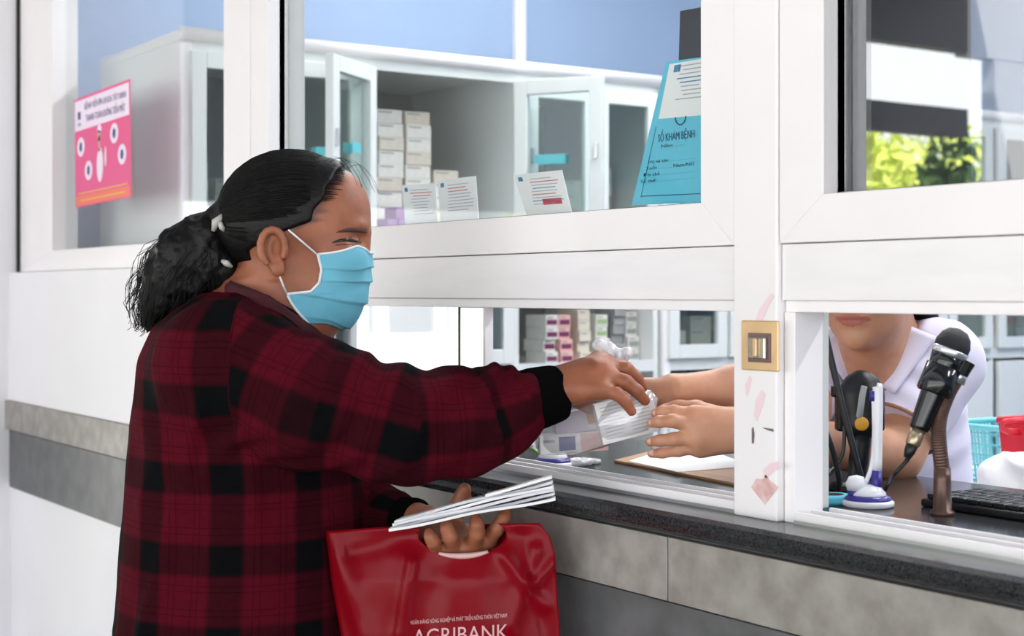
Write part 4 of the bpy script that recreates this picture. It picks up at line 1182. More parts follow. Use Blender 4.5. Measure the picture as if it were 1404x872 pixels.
# ================================================================== the clerk behind the counter
HS = Head(C(1190, 362, 2.12), rot_axes(math.radians(-122), math.radians(-12), 0.0), 0.93)
cw = c2w(C(1200, 400, 2.2))
cl_ = thing('person', (cw[0], cw[1], 0.0), 'clerk in pale lavender short-sleeved shirt handing over medicine behind the counter', 'person')
sy = [800, 690, 600, 520, 490, 465, 448, 438]
scx = [1200, 1200, 1200, 1198, 1199, 1200, 1200, 1200]
sa_ = [155, 152, 144, 130, 114, 92, 66, 45]
sb_ = [.12, .12, .12, .115, .105, .09, .075, .055]
szc = [2.31, 2.31, 2.30, 2.28, 2.265, 2.25, 2.23, 2.21]
zs_ = [C(0, y, 2.24)[2] for y in sy]; sX = [C(x, 0, 2.24)[0] for x in scx]; sA = [a * 2.24 / F for a in sa_]
g = Field((0.14, 1.88, -0.42), (0.74, 2.46, 0.20), 0.0025)
HS.sculpt(g, nose=0.012)
gS = g
g.loft(zs_, sX, szc, [a * 0.88 for a in sA], [b * 0.88 for b in sb_], 0.03)
g.cap(HS.p(-0.015, 0, -0.05), C(1200, 505, 2.22), 0.048, 0.056, 0.03)
g.cap(HS.p(0.02, 0, -0.08), C(1198, 535, 2.18), 0.035, 0.04, 0.03)
EL2, WR2 = C(1226, 623, 2.12), C(1012, 590, 1.955)
g.chain([C(1288, 505, 2.19), EL2, WR2], [0.05, 0.037, 0.0245], 0.02)
EL3, WR3 = C(1100, 560, 2.12), C(930, 536, 2.055)
g.chain([C(1105, 500, 2.22), EL3, C(1010, 534, 2.085), WR3], [0.05, 0.036, 0.032, 0.022], 0.02)
# near hand, back towards the camera, index on top
mc = [C(952, 570, 1.955), C(953, 584, 1.945), C(955, 600, 1.945), C(960, 613, 1.955)]
fg = [[C(925, 564, 1.955), C(908, 564, 1.965), C(898, 567, 1.975)],
      [C(922, 577, 1.94), C(904, 578, 1.95), C(893, 580, 1.962)],
      [C(924, 602, 1.94), C(904, 604, 1.95), C(891, 606, 1.962)],
      [C(930, 618, 1.95), C(908, 621, 1.958), C(893, 622, 1.97)]]
hand_field(g, [C(1005, 578, 1.96), C(1005, 585, 1.955), C(1005, 593, 1.955), C(1005, 600, 1.96)], mc, fg,
           [C(985, 572, 1.985), C(955, 562, 2.01), C(930, 560, 2.02), C(912, 562, 2.02)], 0.0165, [0.0078, 0.0082, 0.0080, 0.0072])
g.ell(C(975, 590, 1.953), (0.034, 0.014, 0.028), k=0.012)
# far hand under the medicine bag
mc = [C(890, 533, 2.10), C(888, 541, 2.088), C(888, 549, 2.08), C(892, 557, 2.075)]
fg = [[C(868, 536, 2.12), C(850, 542, 2.12), C(838, 548, 2.11)], [C(862, 546, 2.11), C(845, 552, 2.11), C(834, 558, 2.11)],
      [C(862, 556, 2.10), C(846, 562, 2.10), C(836, 567, 2.10)], [C(868, 564, 2.095), C(854, 569, 2.095), C(844, 572, 2.095)]]
hand_field(g, C(922, 538, 2.07), mc, fg, [C(910, 536, 2.06), C(892, 532, 2.085), C(878, 528, 2.09)], 0.017, [0.0078, 0.0082, 0.008, 0.0072])
v, f = g.mesh(); v = relax(v, f, 2, 0.4)
col = skin_tone(v, (205, 154, 124), (182, 126, 98), HS, (180, 108, 96))
me = np_mesh('body', c2w(v), f); set_attr(me, 'tone', col)
link_mesh('body', me, 'skin_b', cl_, smooth=True)
# fingernails of the near hand
for a, nx in ((C(899, 566, 1.968), 0), (C(894, 579, 1.955), 0), (C(892, 605, 1.955), 0), (C(894, 621, 1.963), 0)):
    mt = Matrix.Translation(Vector(c2w(a))) @ Matrix(((RGT.x, FWD.x, 0, 0), (RGT.y, FWD.y, 0, 0), (0, 0, 1, 0), (0, 0, 0, 1)))
    rows = [[mt @ Vector((0.0055 * math.sin(p) * math.cos(t), 0.0025 * math.sin(p) * math.sin(t), 0.0042 * math.cos(p))) for t in np.linspace(0, 2 * math.pi, 13)] for p in np.linspace(0.01, math.pi - 0.01, 8)]
    MB().grid(rows).build('fingernail', 'nail', cl_, smooth=True)
for q in (-1, 1):
    inw = -HS.A[0]
    def prof(y, z, off): return Vector(c2w(on_surface(gS, HS.p(0.13, q * y, z), inw, off)))
    MB().tube([prof(0.018 + 0.032 * t, -0.005 + 0.002 * math.sin(t * 3.1), 0.0) for t in np.linspace(0, 1, 9)], 0.0013, 6).build('eyelashes', 'eye', cl_, smooth=True)
    MB().tube([prof(0.014 + 0.038 * t, 0.014 + 0.005 * math.sin(t * 2.6), -0.0008) for t in np.linspace(0, 1, 9)], 0.0022, 6).build('eyebrow', 'brow', cl_, smooth=True)
# hair with a low bunch at the nape
gh = Field(HS.c - np.array((0.14, 0.14, 0.17)), HS.c + np.array((0.17, 0.20, 0.15)), 0.003)
gh.ell(HS.p(-0.018, 0, 0.036), np.array((0.106, 0.083, 0.096)) * HS.s, HS.A, 0.01)
gh.ell(HS.p(0.05, 0, 0.045), np.array((0.046, 0.063, 0.056)) * HS.s, HS.A, 0.03)
gx = np.stack(np.meshgrid(*[gh.lo[k] + np.arange(gh.n[k]) * gh.h for k in range(3)], indexing='ij'), -1).reshape(-1, 3)
q = HS.local(gx)
front = q[:, 0] - (0.055 + 0.45 * (q[:, 2] - 0.05)); side = np.minimum((q[:, 0] + 0.036 - 2.25 * q[:, 2]) / 2.4, q[:, 0] + 0.05)
gh.d = np.maximum(gh.d, np.maximum(np.maximum(front, side), -(q[:, 2] + 0.06)).reshape(gh.n).astype(np.float32))
gh.cap(C(1250, 400, 2.20), C(1274, 436, 2.22), 0.034, 0.014, 0.015)
v, f = gh.mesh(); v = relax(v, f, 3, 0.5)
link_mesh('hair', np_mesh('hair', c2w(v), f), 'hair', cl_, smooth=True)
# shirt
gs = Field((0.24, 1.95, -0.42), (0.76, 2.50, 0.0), 0.003)
gs.loft(zs_[:-1], sX[:-1], szc[:-1], sA[:-1], sb_[:-1], 0.02)
s1, s2 = C(1288, 498, 2.19), C(1240, 580, 2.145)
gs.cap(s1, s2, 0.064, 0.054, 0.03)
gs.cap(C(1108, 500, 2.22), C(1098, 545, 2.16), 0.062, 0.050, 0.03)
g0 = Field(gs.lo, gs.lo + (gs.n - 1) * gs.h, gs.h); g0.n = gs.n; g0.d = gs.d.copy()
gs.cap(C(1196, 452, 2.11), C(1194, 512, 2.135), 0.045, 0.012, 0.012, sub=True)         # neck opening
gs.cap(C(1202, 440, 2.18), C(1200, 470, 2.18), 0.062, 0.050, 0.01, sub=True)
ax = (s2 - s1) / np.linalg.norm(s2 - s1)
gx = np.stack(np.meshgrid(*[gs.lo[k] + np.arange(gs.n[k]) * gs.h for k in range(3)], indexing='ij'), -1).reshape(-1, 3)
en = (gx - s2) @ ax - 0.012; nearsl = np.linalg.norm(gx - s2 - np.outer((gx - s2) @ ax, ax), axis=1) - 0.065
cutv = np.where((nearsl < 0) & (gx[:, 1] < 2.185), en, -1.0).reshape(gs.n).astype(np.float32)
gs.d = np.maximum(gs.d, cutv)
v, f = gs.mesh(); v = relax(v, f, 3, 0.5); nr = vnormals(v, f)
dg = v @ np.array((0.8, 0.2, 0.55)); w_ = np.exp(-((v - C(1235, 520, 2.13)) ** 2).sum(1) / 0.09 ** 2)
fo = 0.0025 * ridge(v, (10, 10, 7), 31) + 0.0018 * w_ * np.sin(dg * 160 + 2 * vnoise(v * 15, 6)) + 0.0035 * np.exp(-((v - C(1290, 610, 2.18)) ** 2).sum(1) / 0.08 ** 2) * np.sin(v @ np.array((-0.4, 0, 0.9)) * 130)
v = v + nr * fo[:, None]
coat = link_mesh('shirt', np_mesh('shirt', c2w(v), f), 'coat', cl_, smooth=True)
coat['label'] = 'pale lavender short-sleeved shirt'
# collar flaps
def flap(pts, nm='collar'):
    q = [np.array(p, float) for p in pts]; rows = []
    for t in np.linspace(0, 1, 14):
        a, b = lerp(q[0], q[1], t), lerp(q[3], q[2], t)
        rows.append([Vector(c2w(on_surface(g0, C(*lerp(a, b, w), 1.96), C(*lerp(a, b, w), 1.96), 0.005 + 0.004 * math.sin(w * math.pi)))) for w in np.linspace(0, 1, 8)])
    MB().grid(rows).build(nm, 'coat', coat, smooth=True, solid=0.002)
flap([(1246, 446), (1196, 522), (1226, 540), (1284, 462)])
flap([(1156, 450), (1193, 522), (1166, 538), (1124, 468)])
# sleeve trim ring
n1 = np.cross(ax, (0, 1, 0)); n1 /= np.linalg.norm(n1); n2 = np.cross(ax, n1); cc_ = s2 + ax * 0.010
MB().tube([Vector(c2w(cc_ + 0.0545 * (n1 * math.cos(t) + n2 * math.sin(t)))) for t in np.linspace(0, 2 * math.pi, 33)], 0.0032, 6).build('sleeve_trim', 'hem', coat, smooth=True)

# ================================================================== things held and passed
# red carrier bag
def seg_ridge(px, py, a, b, w, amp):
    ax_, ay = b[0] - a[0], b[1] - a[1]; L = ax_ * ax_ + ay * ay
    t = np.clip(((px - a[0]) * ax_ + (py - a[1]) * ay) / L, 0, 1)
    d = math.hypot(px - a[0] - t * ax_, py - a[1] - t * ay)
    return amp * math.exp(-(d / w) ** 2)
def bag_z(px, py):
    base = 1.975 - (px - 445) / 320 * 0.075
    e = min(1.0, max(0.0, (px - 447) / 30)) * min(1.0, max(0.0, (765 - px) / 30))
    bulge = 0.020 * math.sin(math.pi * np.clip((px - 445) / 322, 0, 1)) * min(1, max(0, (py - 735) / 60))
    r = 0
    for a, b, w, am in (((455, 735), (500, 872), 14, 0.009), ((565, 770), (548, 872), 9, 0.010), ((600, 775), (575, 900), 16, -0.006), ((690, 760), (745, 830), 9, 0.009),
                        ((735, 755), (700, 860), 10, 0.008), ((660, 775), (668, 880), 20, 0.004), ((760, 770), (735, 800), 6, 0.009), ((480, 760), (560, 740), 12, -0.004), ((715, 735), (760, 900), 12, -0.006)):
        r += seg_ridge(px, py, a, b, w, am)
    n = 0.0025 * float(vnoise(np.array([[px / 26, py / 45, 3.1]]), 8)[0])
    return base - bulge - (r + n) * min(1, e + 0.3)
def bl(py): return np.interp(py, [715, 800, 872, 1010], [445, 455, 468, 478])
def brx(py): return np.interp(py, [715, 735, 760, 872, 1010], [738, 754, 761, 768, 772])
def btop(s): return np.interp(s, [0, 0.3, 0.42, 0.8, 1.0], [728, 722, 722, 718, 717])
rb = thing('carrier_bag', c2w(C(610, 1010, 1.93)), 'glossy red plastic carrier bag with bank lettering hanging from the woman\'s hand', 'bag')
for nm, dz in (('front_sheet', 0.0), ('back_sheet', 0.03)):
    NI, NJ = 64, 60; pts = []; 
    for j in range(NJ + 1):
        row = []
        for i in range(NI + 1):
            s_ = i / NI; t = j / NJ
            y = lerp(btop(s_), 1010, t); x = lerp(bl(y), brx(y), s_)
            z = bag_z(x, y)
            if dz: z = z + min(1, 6 * s_, 6 * (1 - s_)) * (0.03 + 0.085 * math.sin(math.pi * s_) ** 2 * max(0, 1 - 2.5 * t)) * (1 if s_ < 0.6 else max(0.35, 1 - (s_ - 0.6) * 2.2))
            row.append((x, y, z))
        pts.append(row)
    mb = MB(); fl_ = [p for r in pts for p in r]; fs = []
    hr = [math.sqrt(((x - 634) / 60) ** 2 + ((y - 733) / 27) ** 2) for x, y, _ in fl_]
    if dz == 0: fl_ = [((634 + (x - 634) / h_, 733 + (y - 733) / h_, z) if 0.6 < h_ < 1 else (x, y, z)) for (x, y, z), h_ in zip(fl_, hr)]
    vs = [Vector(c2w(C(*p))) for p in fl_]
    for j in range(NJ):
        for i in range(NI):
            x, y, _ = pts[j][i]
            a = j * (NI + 1) + i; q = (a, a + NI + 1, a + NI + 2, a + 1)
            if dz == 0 and all(hr[k] < 1 for k in q): continue                  # die-cut handle
            fs.append(q)
    mb.add(vs, fs).build(nm, 'bag_red', rb, smooth=True, solid=0.0006)
arc = [(632 + 60 * math.cos(a), 734 + 28.5 * math.sin(a)) for a in np.linspace(0.9, 2.1, 14)]
MB().tube([Vector(c2w(C(x, y, bag_z(x, y) - 0.001))) for x, y in arc], [0.002 + 0.0022 * math.sin(math.pi * i / 13) for i in range(14)], 6).build('handle_edge', 'handle_patch', rb, smooth=True)
def bag_text(s, x0, x1, yc, hgt, slope, m):
    cu = bpy.data.curves.new('t', 'FONT'); cu.body = s; cu.size = 1; cu.align_y = 'CENTER'; cu.resolution_u = 3
    o = bpy.data.objects.new('t', cu); COL.objects.link(o); bpy.context.view_layer.update()
    me = bpy.data.meshes.new_from_object(o.evaluated_get(bpy.context.evaluated_depsgraph_get())); bpy.data.objects.remove(o)
    xs = [v.co.x for v in me.vertices]; a, b = min(xs), max(xs)
    for v in me.vertices:
        px = x0 + (v.co.x - a) / (b - a) * (x1 - x0); py = yc + slope * (px - x0) - v.co.y * hgt
        v.co = Vector(c2w(C(px, py, bag_z(px, py) - 0.0016)))
    me.materials.clear(); link_mesh('lettering', me, m, rb)
bag_text('NGÂN HÀNG NÔNG NGHIỆP VÀ PHÁT TRIỂN NÔNG THÔN VIỆT NAM', 563, 695, 854, 8, -0.075, 'bag_print')
bag_text('AGRIBANK', 566, 697, 875, 30, -0.06, 'bag_print')

# folded papers in the left hand
labs = ['folded paper at the bottom of the handful of papers', 'folded grey paper second from below in the handful', 'folded paper with dark print in the middle of the handful',
        'folded paper above the printed one in the handful', 'folded grey paper near the top of the handful', 'shorter folded white paper on top of the handful']
for k in range(6):
    l0 = (533 + k * 2.5 + (120 if k == 5 else 0), 0); r0 = (761 - k * 1.0, 0)
    n = 24; fro = []; bac = []
    for t in np.linspace(0, 1, n):
        x = lerp(l0[0], r0[0], t); tt = (x - 533) / 228
        fan = 2.7 + 3.2 * tt
        y = np.interp(tt, [0, 0.5, 1], [727, 705, 684]) - k * fan + 1.2 * math.sin(tt * 9 + k * 1.7)
        zf = 1.888 + 0.012 * math.sin(k * 2.1) - 0.005 * tt
        fro.append(C(x, y, zf)); bac.append(C(x + 3, y, zf) + np.array((0, 0.070, -0.0065)))
    mb = MB().grid([[Vector(c2w(a)) for a in fro], [Vector(c2w(lerp(a, b, 0.5))) for a, b in zip(fro, bac)], [Vector(c2w(b)) for b in bac]])
    o = mb.build('folded_paper', ('paper', 'paper2', 'paper2', 'paper', 'paper2', 'paper')[k], None, solid=0.0034)
    tag(o, labs[k], 'paper', 'papers held in the left hand')

# clear medicine bag and what is in it
def cbox(name, ctr, size, roll, yawv, m, label, extra=None):
    """box in the camera-aligned frame; roll tilts it in the picture"""
    R = Matrix.Rotation(roll, 4, 'Y') @ Matrix.Rotation(yawv, 4, 'Z')
    mt = Matrix(((RGT.x, FWD.x, 0, 0), (RGT.y, FWD.y, 0, 0), (0, 0, 1, 0), (0, 0, 0, 1)))
    mt = Matrix.Translation(Vector(c2w(ctr))) @ mt @ R
    t = thing(name, Vector(c2w(ctr)), label, 'box', 'medicine cartons in the clear bag')
    x, y, z = [q / 2 for q in size]
    MB().box((-x, -y, -z), (x, y, z), mt).build('carton', m, t, bevel=0.0012)
    for (a, b, c_, d, mm, nm) in (extra or []):
        MB().box((-x + a * 2 * x, -y - 0.0005, -z + c_ * 2 * z), (-x + b * 2 * x, -y, -z + d * 2 * z), mt).build(nm, mm, t)
    return t
lines = [(0.08, random.uniform(0.36, 0.46), 0.86 - 0.085 * k, 0.88 - 0.085 * k, 'print', 'print_line') for k in range(9)] + \
        [(0.54, random.uniform(0.82, 0.94), 0.86 - 0.085 * k, 0.88 - 0.085 * k, 'print', 'print_line') for k in range(9)]
cbox('medicine_carton', C(858, 572, 2.030), (0.080, 0.022, 0.056), -0.24, 0.12, 'paper', 'white carton with lines of small print in the clear bag', lines)
cbox('medicine_carton', C(785, 606, 2.070), (0.094, 0.030, 0.026), -0.06, 0.10, 'paper', 'white carton with blue emblem and pink end in the clear bag',
     [(0.28, 0.52, 0.14, 0.86, 'box_blue', 'emblem'), (0.60, 0.995, 0.03, 0.97, 'box_pink', 'end_panel'), (0.05, 0.22, 0.6, 0.75, 'print', 'print_line')])
cbox('medicine_carton', C(795, 576, 2.078), (0.074, 0.026, 0.030), -0.16, 0.10, mat('lavender grey carton', (206, 198, 212), 0.7), 'lavender grey carton lying above the others in the clear bag',
     [(0.62, 0.78, 0.3, 0.8, 'yellow', 'spot')])
mbg = thing('medicine_bag', c2w(C(820, 622, 2.06)), 'clear knotted plastic bag of medicine cartons passed between the hands', 'bag')
out = [(733, 600), (742, 580), (764, 556), (800, 548), (838, 542), (868, 540), (893, 536), (902, 546), (897, 578), (890, 590), (862, 600), (826, 614), (785, 624), (750, 624), (735, 615)]
cxm = (818, 584)
rings = []
for rr, dz in ((1.0, 0.0), (0.93, 0.016), (0.75, 0.026), (0.4, 0.031), (0.02, 0.033)):
    rings.append((rr, dz))
def bagring(rr, dz, sg):
    r = []
    for i, (x, y) in enumerate(out + out[:1]):
        xx, yy = cxm[0] + (x - cxm[0]) * rr, cxm[1] + (y - cxm[1]) * rr
        zc = 2.075 - (xx - 733) / 170 * 0.055
        wob = 0.003 * float(vnoise(np.array([[xx / 11, yy / 11, dz * 60 + sg]]), 4)[0])
        r.append(Vector(c2w(C(xx, yy, zc + sg * dz + wob))))
    return r
MB().grid([bagring(r, d, -1) for r, d in rings] + []).build('bag_film', 'film_bag', mbg, smooth=True)
MB().grid([bagring(r, d, 1) for r, d in rings]).build('bag_film', 'film_bag', mbg, smooth=True)
# the knotted top, bunched plastic behind the hand
kn = Field(C(818, 525, 2.09), C(875, 462, 2.0) + np.array((0.0, 0.15, 0.0)), 0.0016) if False else Field((0.10, 2.0, -0.14), (0.19, 2.11, -0.05), 0.0016)
kn.chain([C(850, 520, 2.05), C(846, 500, 2.055), C(842, 490, 2.055)], [0.012, 0.009, 0.010], 0.006)
kn.chain([C(845, 492, 2.055), C(833, 478, 2.055), C(824, 474, 2.055)], [0.010, 0.008, 0.011], 0.006)
kn.chain([C(845, 492, 2.055), C(860, 484, 2.05)], [0.010, 0.007], 0.006)
v, f = kn.mesh(); nr = vnormals(v, f); v = v + nr * (0.0022 * ridge(v, (160, 160, 90), 12))[:, None]
link_mesh('knot', np_mesh('knot', c2w(v), f), 'film_white', mbg, smooth=True)

# ================================================================== on the counter
def Zp(px, py, z=ZC): return onZ(px, py, z)
def disc_mt(p): return Matrix.Translation(p)
def pen_base(name, p, label, marks=True):
    t = thing(name, p, label, 'pen stand', 'pen stands on the counter')
    MB().lathe([(0.029, 0), (0.031, 0.002), (0.031, 0.006), (0.028, 0.008)], disc_mt(p), 32).build('foot', 'pen_white', t, smooth=True)
    MB().lathe([(0.0285, 0.006), (0.027, 0.011), (0.022, 0.014)], disc_mt(p), 32).build('collar_ring', 'pen_blue', t, smooth=True)
    MB().lathe([(0.0225, 0.010), (0.021, 0.017), (0.015, 0.023), (0.006, 0.026), (0.001, 0.0265)], disc_mt(p), 32).build('dome', 'pen_white', t, smooth=True)
    return t
pb = Zp(1190, 694)
t = pen_base('pen_stand', pb, 'white and indigo pen stand with upright pen in the right hatch')
def Pd(px, py, ref): # a point at the depth of ref
    Z = (Vector(ref) - CAM).dot(FWD); return P(px, py, Z)
mt = [Pd(1193, 668, pb), Pd(1196, 640, pb), Pd(1200, 600, pb), Pd(1203, 560, pb), Pd(1204, 534, pb)]
bb = pb + Vector((0.008, -0.006, 0.02))
MB().tube([Pd(1200, 680, pb), Pd(1202, 645, pb)], [0.0068, 0.0066], 14).build('pen_grip', 'pen_blue', t, smooth=True)
MB().tube(spline([Pd(1202, 646, pb), Pd(1203, 600, pb), Pd(1203.5, 560, pb), Pd(1203.5, 533, pb), Pd(1203, 530, pb)], 4), [0.0062] * 13 + [0.0062, 0.0062, 0.005, 0.002], 14).build('pen_barrel', 'pen_white', t, smooth=True)
MB().tube([Pd(1197, 550, pb), Pd(1197, 536, pb)], 0.0042, 8).build('pen_clip', 'pen_blue', t, smooth=True)
MB().tube(spline([Pd(1198, 540, pb), Pd(1199, 600, pb), Pd(1195, 640, pb), Pd(1185, 664, pb), Pd(1174, 668, pb)], 5), 0.0030, 8).build('pen_tether', 'pen_white', t, smooth=True)
MB().lathe([(0.011, 0.0), (0.013, 0.008), (0.009, 0.016), (0.002, 0.018)], disc_mt(Pd(1174, 672, pb)), 20).build('socket', 'pen_white', t, smooth=True)
MB().lathe([(0.010, 0.0), (0.011, 0.012)], disc_mt(Pd(1174, 684, pb)), 20).build('socket_ring', 'pen_blue', t, smooth=True)
fr_ = Pd(1190, 688, pb) - FWD * 0.027
MB().box((-0.008, -0.0004, -0.003), (-0.001, 0.0004, 0.004), Matrix.Translation(fr_) @ Matrix(((RGT.x, FWD.x, 0, 0), (RGT.y, FWD.y, 0, 0), (0, 0, 1, 0), (0, 0, 0, 1)))).build('emblem', 'navy', t)
MB().box((0.0, -0.0004, -0.004), (0.007, 0.0004, 0.003), Matrix.Translation(fr_) @ Matrix(((RGT.x, FWD.x, 0, 0), (RGT.y, FWD.y, 0, 0), (0, 0, 1, 0), (0, 0, 0, 1)))).build('emblem', 'print_red', t)
pb2 = Zp(758, 640)
pen_base('pen_stand', pb2, 'white and indigo pen stand foot lying in the left hatch by the medicine bag')
# another blue lid behind
pb3 = Zp(1142, 690)
t = thing('tape_roll', pb3, 'flat pale blue roll lying beside the pen stand', 'roll')
MB().lathe([(0.022, 0), (0.024, 0.003), (0.024, 0.008), (0.021, 0.011)], disc_mt(pb3), 28).build('rim', 'book_blue', t, smooth=True)
MB().lathe([(0.018, 0.009), (0.012, 0.0115), (0.002, 0.012)], disc_mt(pb3), 28).build('core', 'dark', t, smooth=True)

# microphone on a bronze gooseneck
mb0 = Zp(1292, 706)
ms = thing('microphone_stand', mb0, 'bronze brown gooseneck microphone stand on the counter', 'stand')
MB().lathe([(0.014, 0), (0.014, 0.004), (0.0105, 0.006), (0.0100, 0.04), (0.0095, 0.055)], disc_mt(mb0), 20).build('base_sleeve', 'neck', ms, smooth=True)
nk = spline([mb0 + Vector((0, 0, 0.05)), Pd(1287, 600, mb0), Pd(1289, 570, mb0), Pd(1300, 540, mb0), Pd(1312, 518, mb0)], 24)
ns = []
for i, p in enumerate(nk): ns.append(0.0088 + (0.0002 if i % 2 else -0.0002))
MB().tube(nk, ns, 16).build('gooseneck', 'neck', ms)
MB().tube([Pd(1310, 524, mb0), Pd(1317, 508, mb0)], [0.0105, 0.0105], 16).build('ferrule', 'silver', ms, smooth=True)
MB().tube([Pd(1313, 512, mb0), Pd(1322, 494, mb0)], [0.012, 0.0135], 12).build('clamp_nut', 'dark', ms)
mh, me_ = Pd(1306, 474, mb0), Pd(1250, 612, mb0)
md = (me_ - mh).normalized()
mic = thing('microphone', me_, 'black handheld microphone with silver ring clamped to the gooseneck', 'microphone')
mmt = frame(mh, md.orthogonal(), md.cross(md.orthogonal()))   # z axis along the microphone, towards its tail
if (mmt.to_3x3() @ Vector((0, 0, 1))).dot(md) < 0: mmt = mmt @ Matrix.Rotation(math.pi, 4, 'X')
MB().lathe([(0.002, -0.021), (0.011, -0.0185), (0.017, -0.012), (0.0205, -0.002), (0.0200, 0.006)], mmt, 28).build('grille', 'mesh_black', mic, smooth=True)
MB().lathe([(0.0208, 0.005), (0.0212, 0.007), (0.0208, 0.011), (0.0195, 0.013)], mmt, 28).build('ring', 'silver', mic, smooth=True)
MB().lathe([(0.0195, 0.012), (0.0185, 0.022), (0.0160, 0.040), (0.0145, 0.060), (0.0125, 0.088), (0.0115, 0.100), (0.0112, 0.104)], mmt, 28).build('handle', 'mic_black', mic, smooth=True)
MB().lathe([(0.0205, 0.026), (0.0205, 0.058), (0.0185, 0.060), (0.0185, 0.0255)], mmt, 28).build('clip_sleeve', 'mic_black', mic, smooth=True)
MB().lathe([(0.0090, 0.104), (0.0088, 0.122), (0.0078, 0.124)], mmt, 20).build('connector', 'nickel', mic, smooth=True)
MB().lathe([(0.0072, 0.123), (0.0065, 0.132), (0.0040, 0.140)], mmt, 16).build('strain_relief', 'rubber', mic, smooth=True)
tl = mh + md * 0.140
cb = spline([tl, Pd(1243, 632, mb0), Pd(1225, 652, mb0), Zp(1212, 680) + Vector((0, 0, .006)), Zp(1204, 684) + Vector((0, 0, .003))], 8)
tag(MB().tube(cb, 0.0026, 8).build('microphone_cable', 'rubber', None, smooth=True), 'thin black cable drooping from the microphone tail', 'cable')

# barcode scanner on its stand
sb0 = Zp(1172, 672)
sc_ = thing('barcode_scanner', sb0, 'black barcode scanner with amber label on a stand before the clerk', 'scanner')
MB().lathe([(0.035, 0), (0.036, 0.004), (0.030, 0.009), (0.012, 0.013)], disc_mt(sb0), 28).build('base', 'dark', sc_, smooth=True)
MB().tube(spline([sb0 + Vector((0, 0, 0.01)), Pd(1176, 640, sb0), Pd(1181, 600, sb0), Pd(1181, 580, sb0)], 5), [0.012] * 6 + [0.013] * 5 + [0.015] * 5, 14).build('stalk', 'dark', sc_, smooth=True)
Zs = (sb0 - CAM).dot(FWD)
gsn = Field(C(1135, 600, Zs) - np.array((0, 0.03, 0)), C(1230, 495, Zs) + np.array((0, 0.07, 0)), 0.0016)
gsn.ell(C(1181, 545, Zs + 0.01), (0.029, 0.024, 0.036), k=0.004)
gsn.cap(C(1181, 545, Zs + 0.01), C(1181, 580, Zs + 0.005), 0.026, 0.024, 0.01)
v, f = gsn.mesh(); link_mesh('scanner_head', np_mesh('scanner_head', c2w(v), f), 'dark', sc_, smooth=True)
def cambox(nm, px0, py0, px1, py1, Z, dz, m, parent, bevel=0.002):
    a, b = C(px0, py1, Z), C(px1, py0, Z)
    q = MB(); vs = []
    for yy in (0, dz):
        vs += [Vector(c2w((a[0], Z + yy, a[2]))), Vector(c2w((b[0], Z + yy, a[2]))), Vector(c2w((b[0], Z + yy, b[2]))), Vector(c2w((a[0], Z + yy, b[2])))]
    return q.add(vs, [(0, 1, 2, 3), (7, 6, 5, 4), (0, 4, 5, 1), (1, 5, 6, 2), (2, 6, 7, 3), (3, 7, 4, 0)]).build(nm, m, parent, bevel=bevel)
cambox('cradle', 1148, 540, 1214, 592, Zs + 0.012, 0.02, 'dark', sc_, 0.004)
cambox('cradle_ear', 1141, 528, 1152, 545, Zs + 0.012, 0.012, 'dark', sc_, 0.003)
MB().lathe([(0.009, 0.0), (0.009, 0.003), (0.007, 0.004)], frame(Vector(c2w(C(1181, 581, Zs - 0.0185))), RGT, (0, 0, 1)), 20).build('amber_label', 'yellow', sc_, smooth=True)
MB().tube(spline([P(1185, 530, Zs - 0.016), P(1182, 545, Zs - 0.02), P(1180, 560, Zs - 0.022), P(1178, 572, Zs - 0.018)], 5), 0.0042, 8).build('cable_boot', 'box_grey', sc_, smooth=True)
# loose black cables
tag(MB().tube(spline([P(1124, 424, 1.87), P(1146, 520, 1.87), P(1166, 600, 1.87), P(1182, 660, 1.875), Zp(1188, 684) + Vector((0, 0, .0045))], 6), 0.0042, 8).build('power_cable', 'rubber', None, smooth=True),
    'thick black cable hanging down past the scanner', 'cable')
tag(MB().tube(spline([P(1108, 545, 1.84), P(1120, 565, 1.84), P(1140, 612, 1.84), P(1150, 655, 1.87), Zp(1150, 682) + Vector((0, 0, .004))], 6), 0.0034, 8).build('power_cable', 'rubber', None, smooth=True),
    'thinner black cable rising behind the sliding stile', 'cable')
tag(MB().tube(spline([P(1158, 585, 1.87), P(1156, 620, 1.87), P(1145, 640, 1.87), P(1132, 655, 1.86), Zp(1126, 668) + Vector((0, 0, .004))], 6), 0.0024, 8).build('power_cable', 'rubber', None, smooth=True),
    'slim dark cable curling left of the scanner stalk', 'cable')

# keyboard
ka = Zp(1225, 693); 
kb = thing('keyboard', (ka.x + 0.2, 0.30, ZC), 'black computer keyboard lying behind the gooseneck', 'keyboard')
kx0, ky0 = Zp(1216, 700).x, 0.205
box('case', (kx0, ky0, ZC), (kx0 + 0.44, ky0 + 0.122, ZC + 0.010), 'dark', kb, bevel=0.003)
km = MB().box((-0.0082, -0.0082, 0), (0.0082, 0.0082, 0.007)); kme = None
for r in range(5):
    for c_ in range(22):
        if c_ in (15, 18) : continue
        x, y = kx0 + 0.014 + c_ * 0.0192 + (0.004 if r % 2 else 0), ky0 + 0.014 + r * 0.0205
        if kme is None:
            o = MB().box((x - 0.0084, y - 0.0088, ZC + 0.010), (x + 0.0084, y + 0.0088, ZC + 0.016)).build('key', 'dark', kb, bevel=0.0015); kme = o; k0 = (x, y)
        else:
            o2 = kme.copy(); COL.objects.link(o2); o2.parent = kb; o2.location = (x - k0[0], y - k0[1], 0)

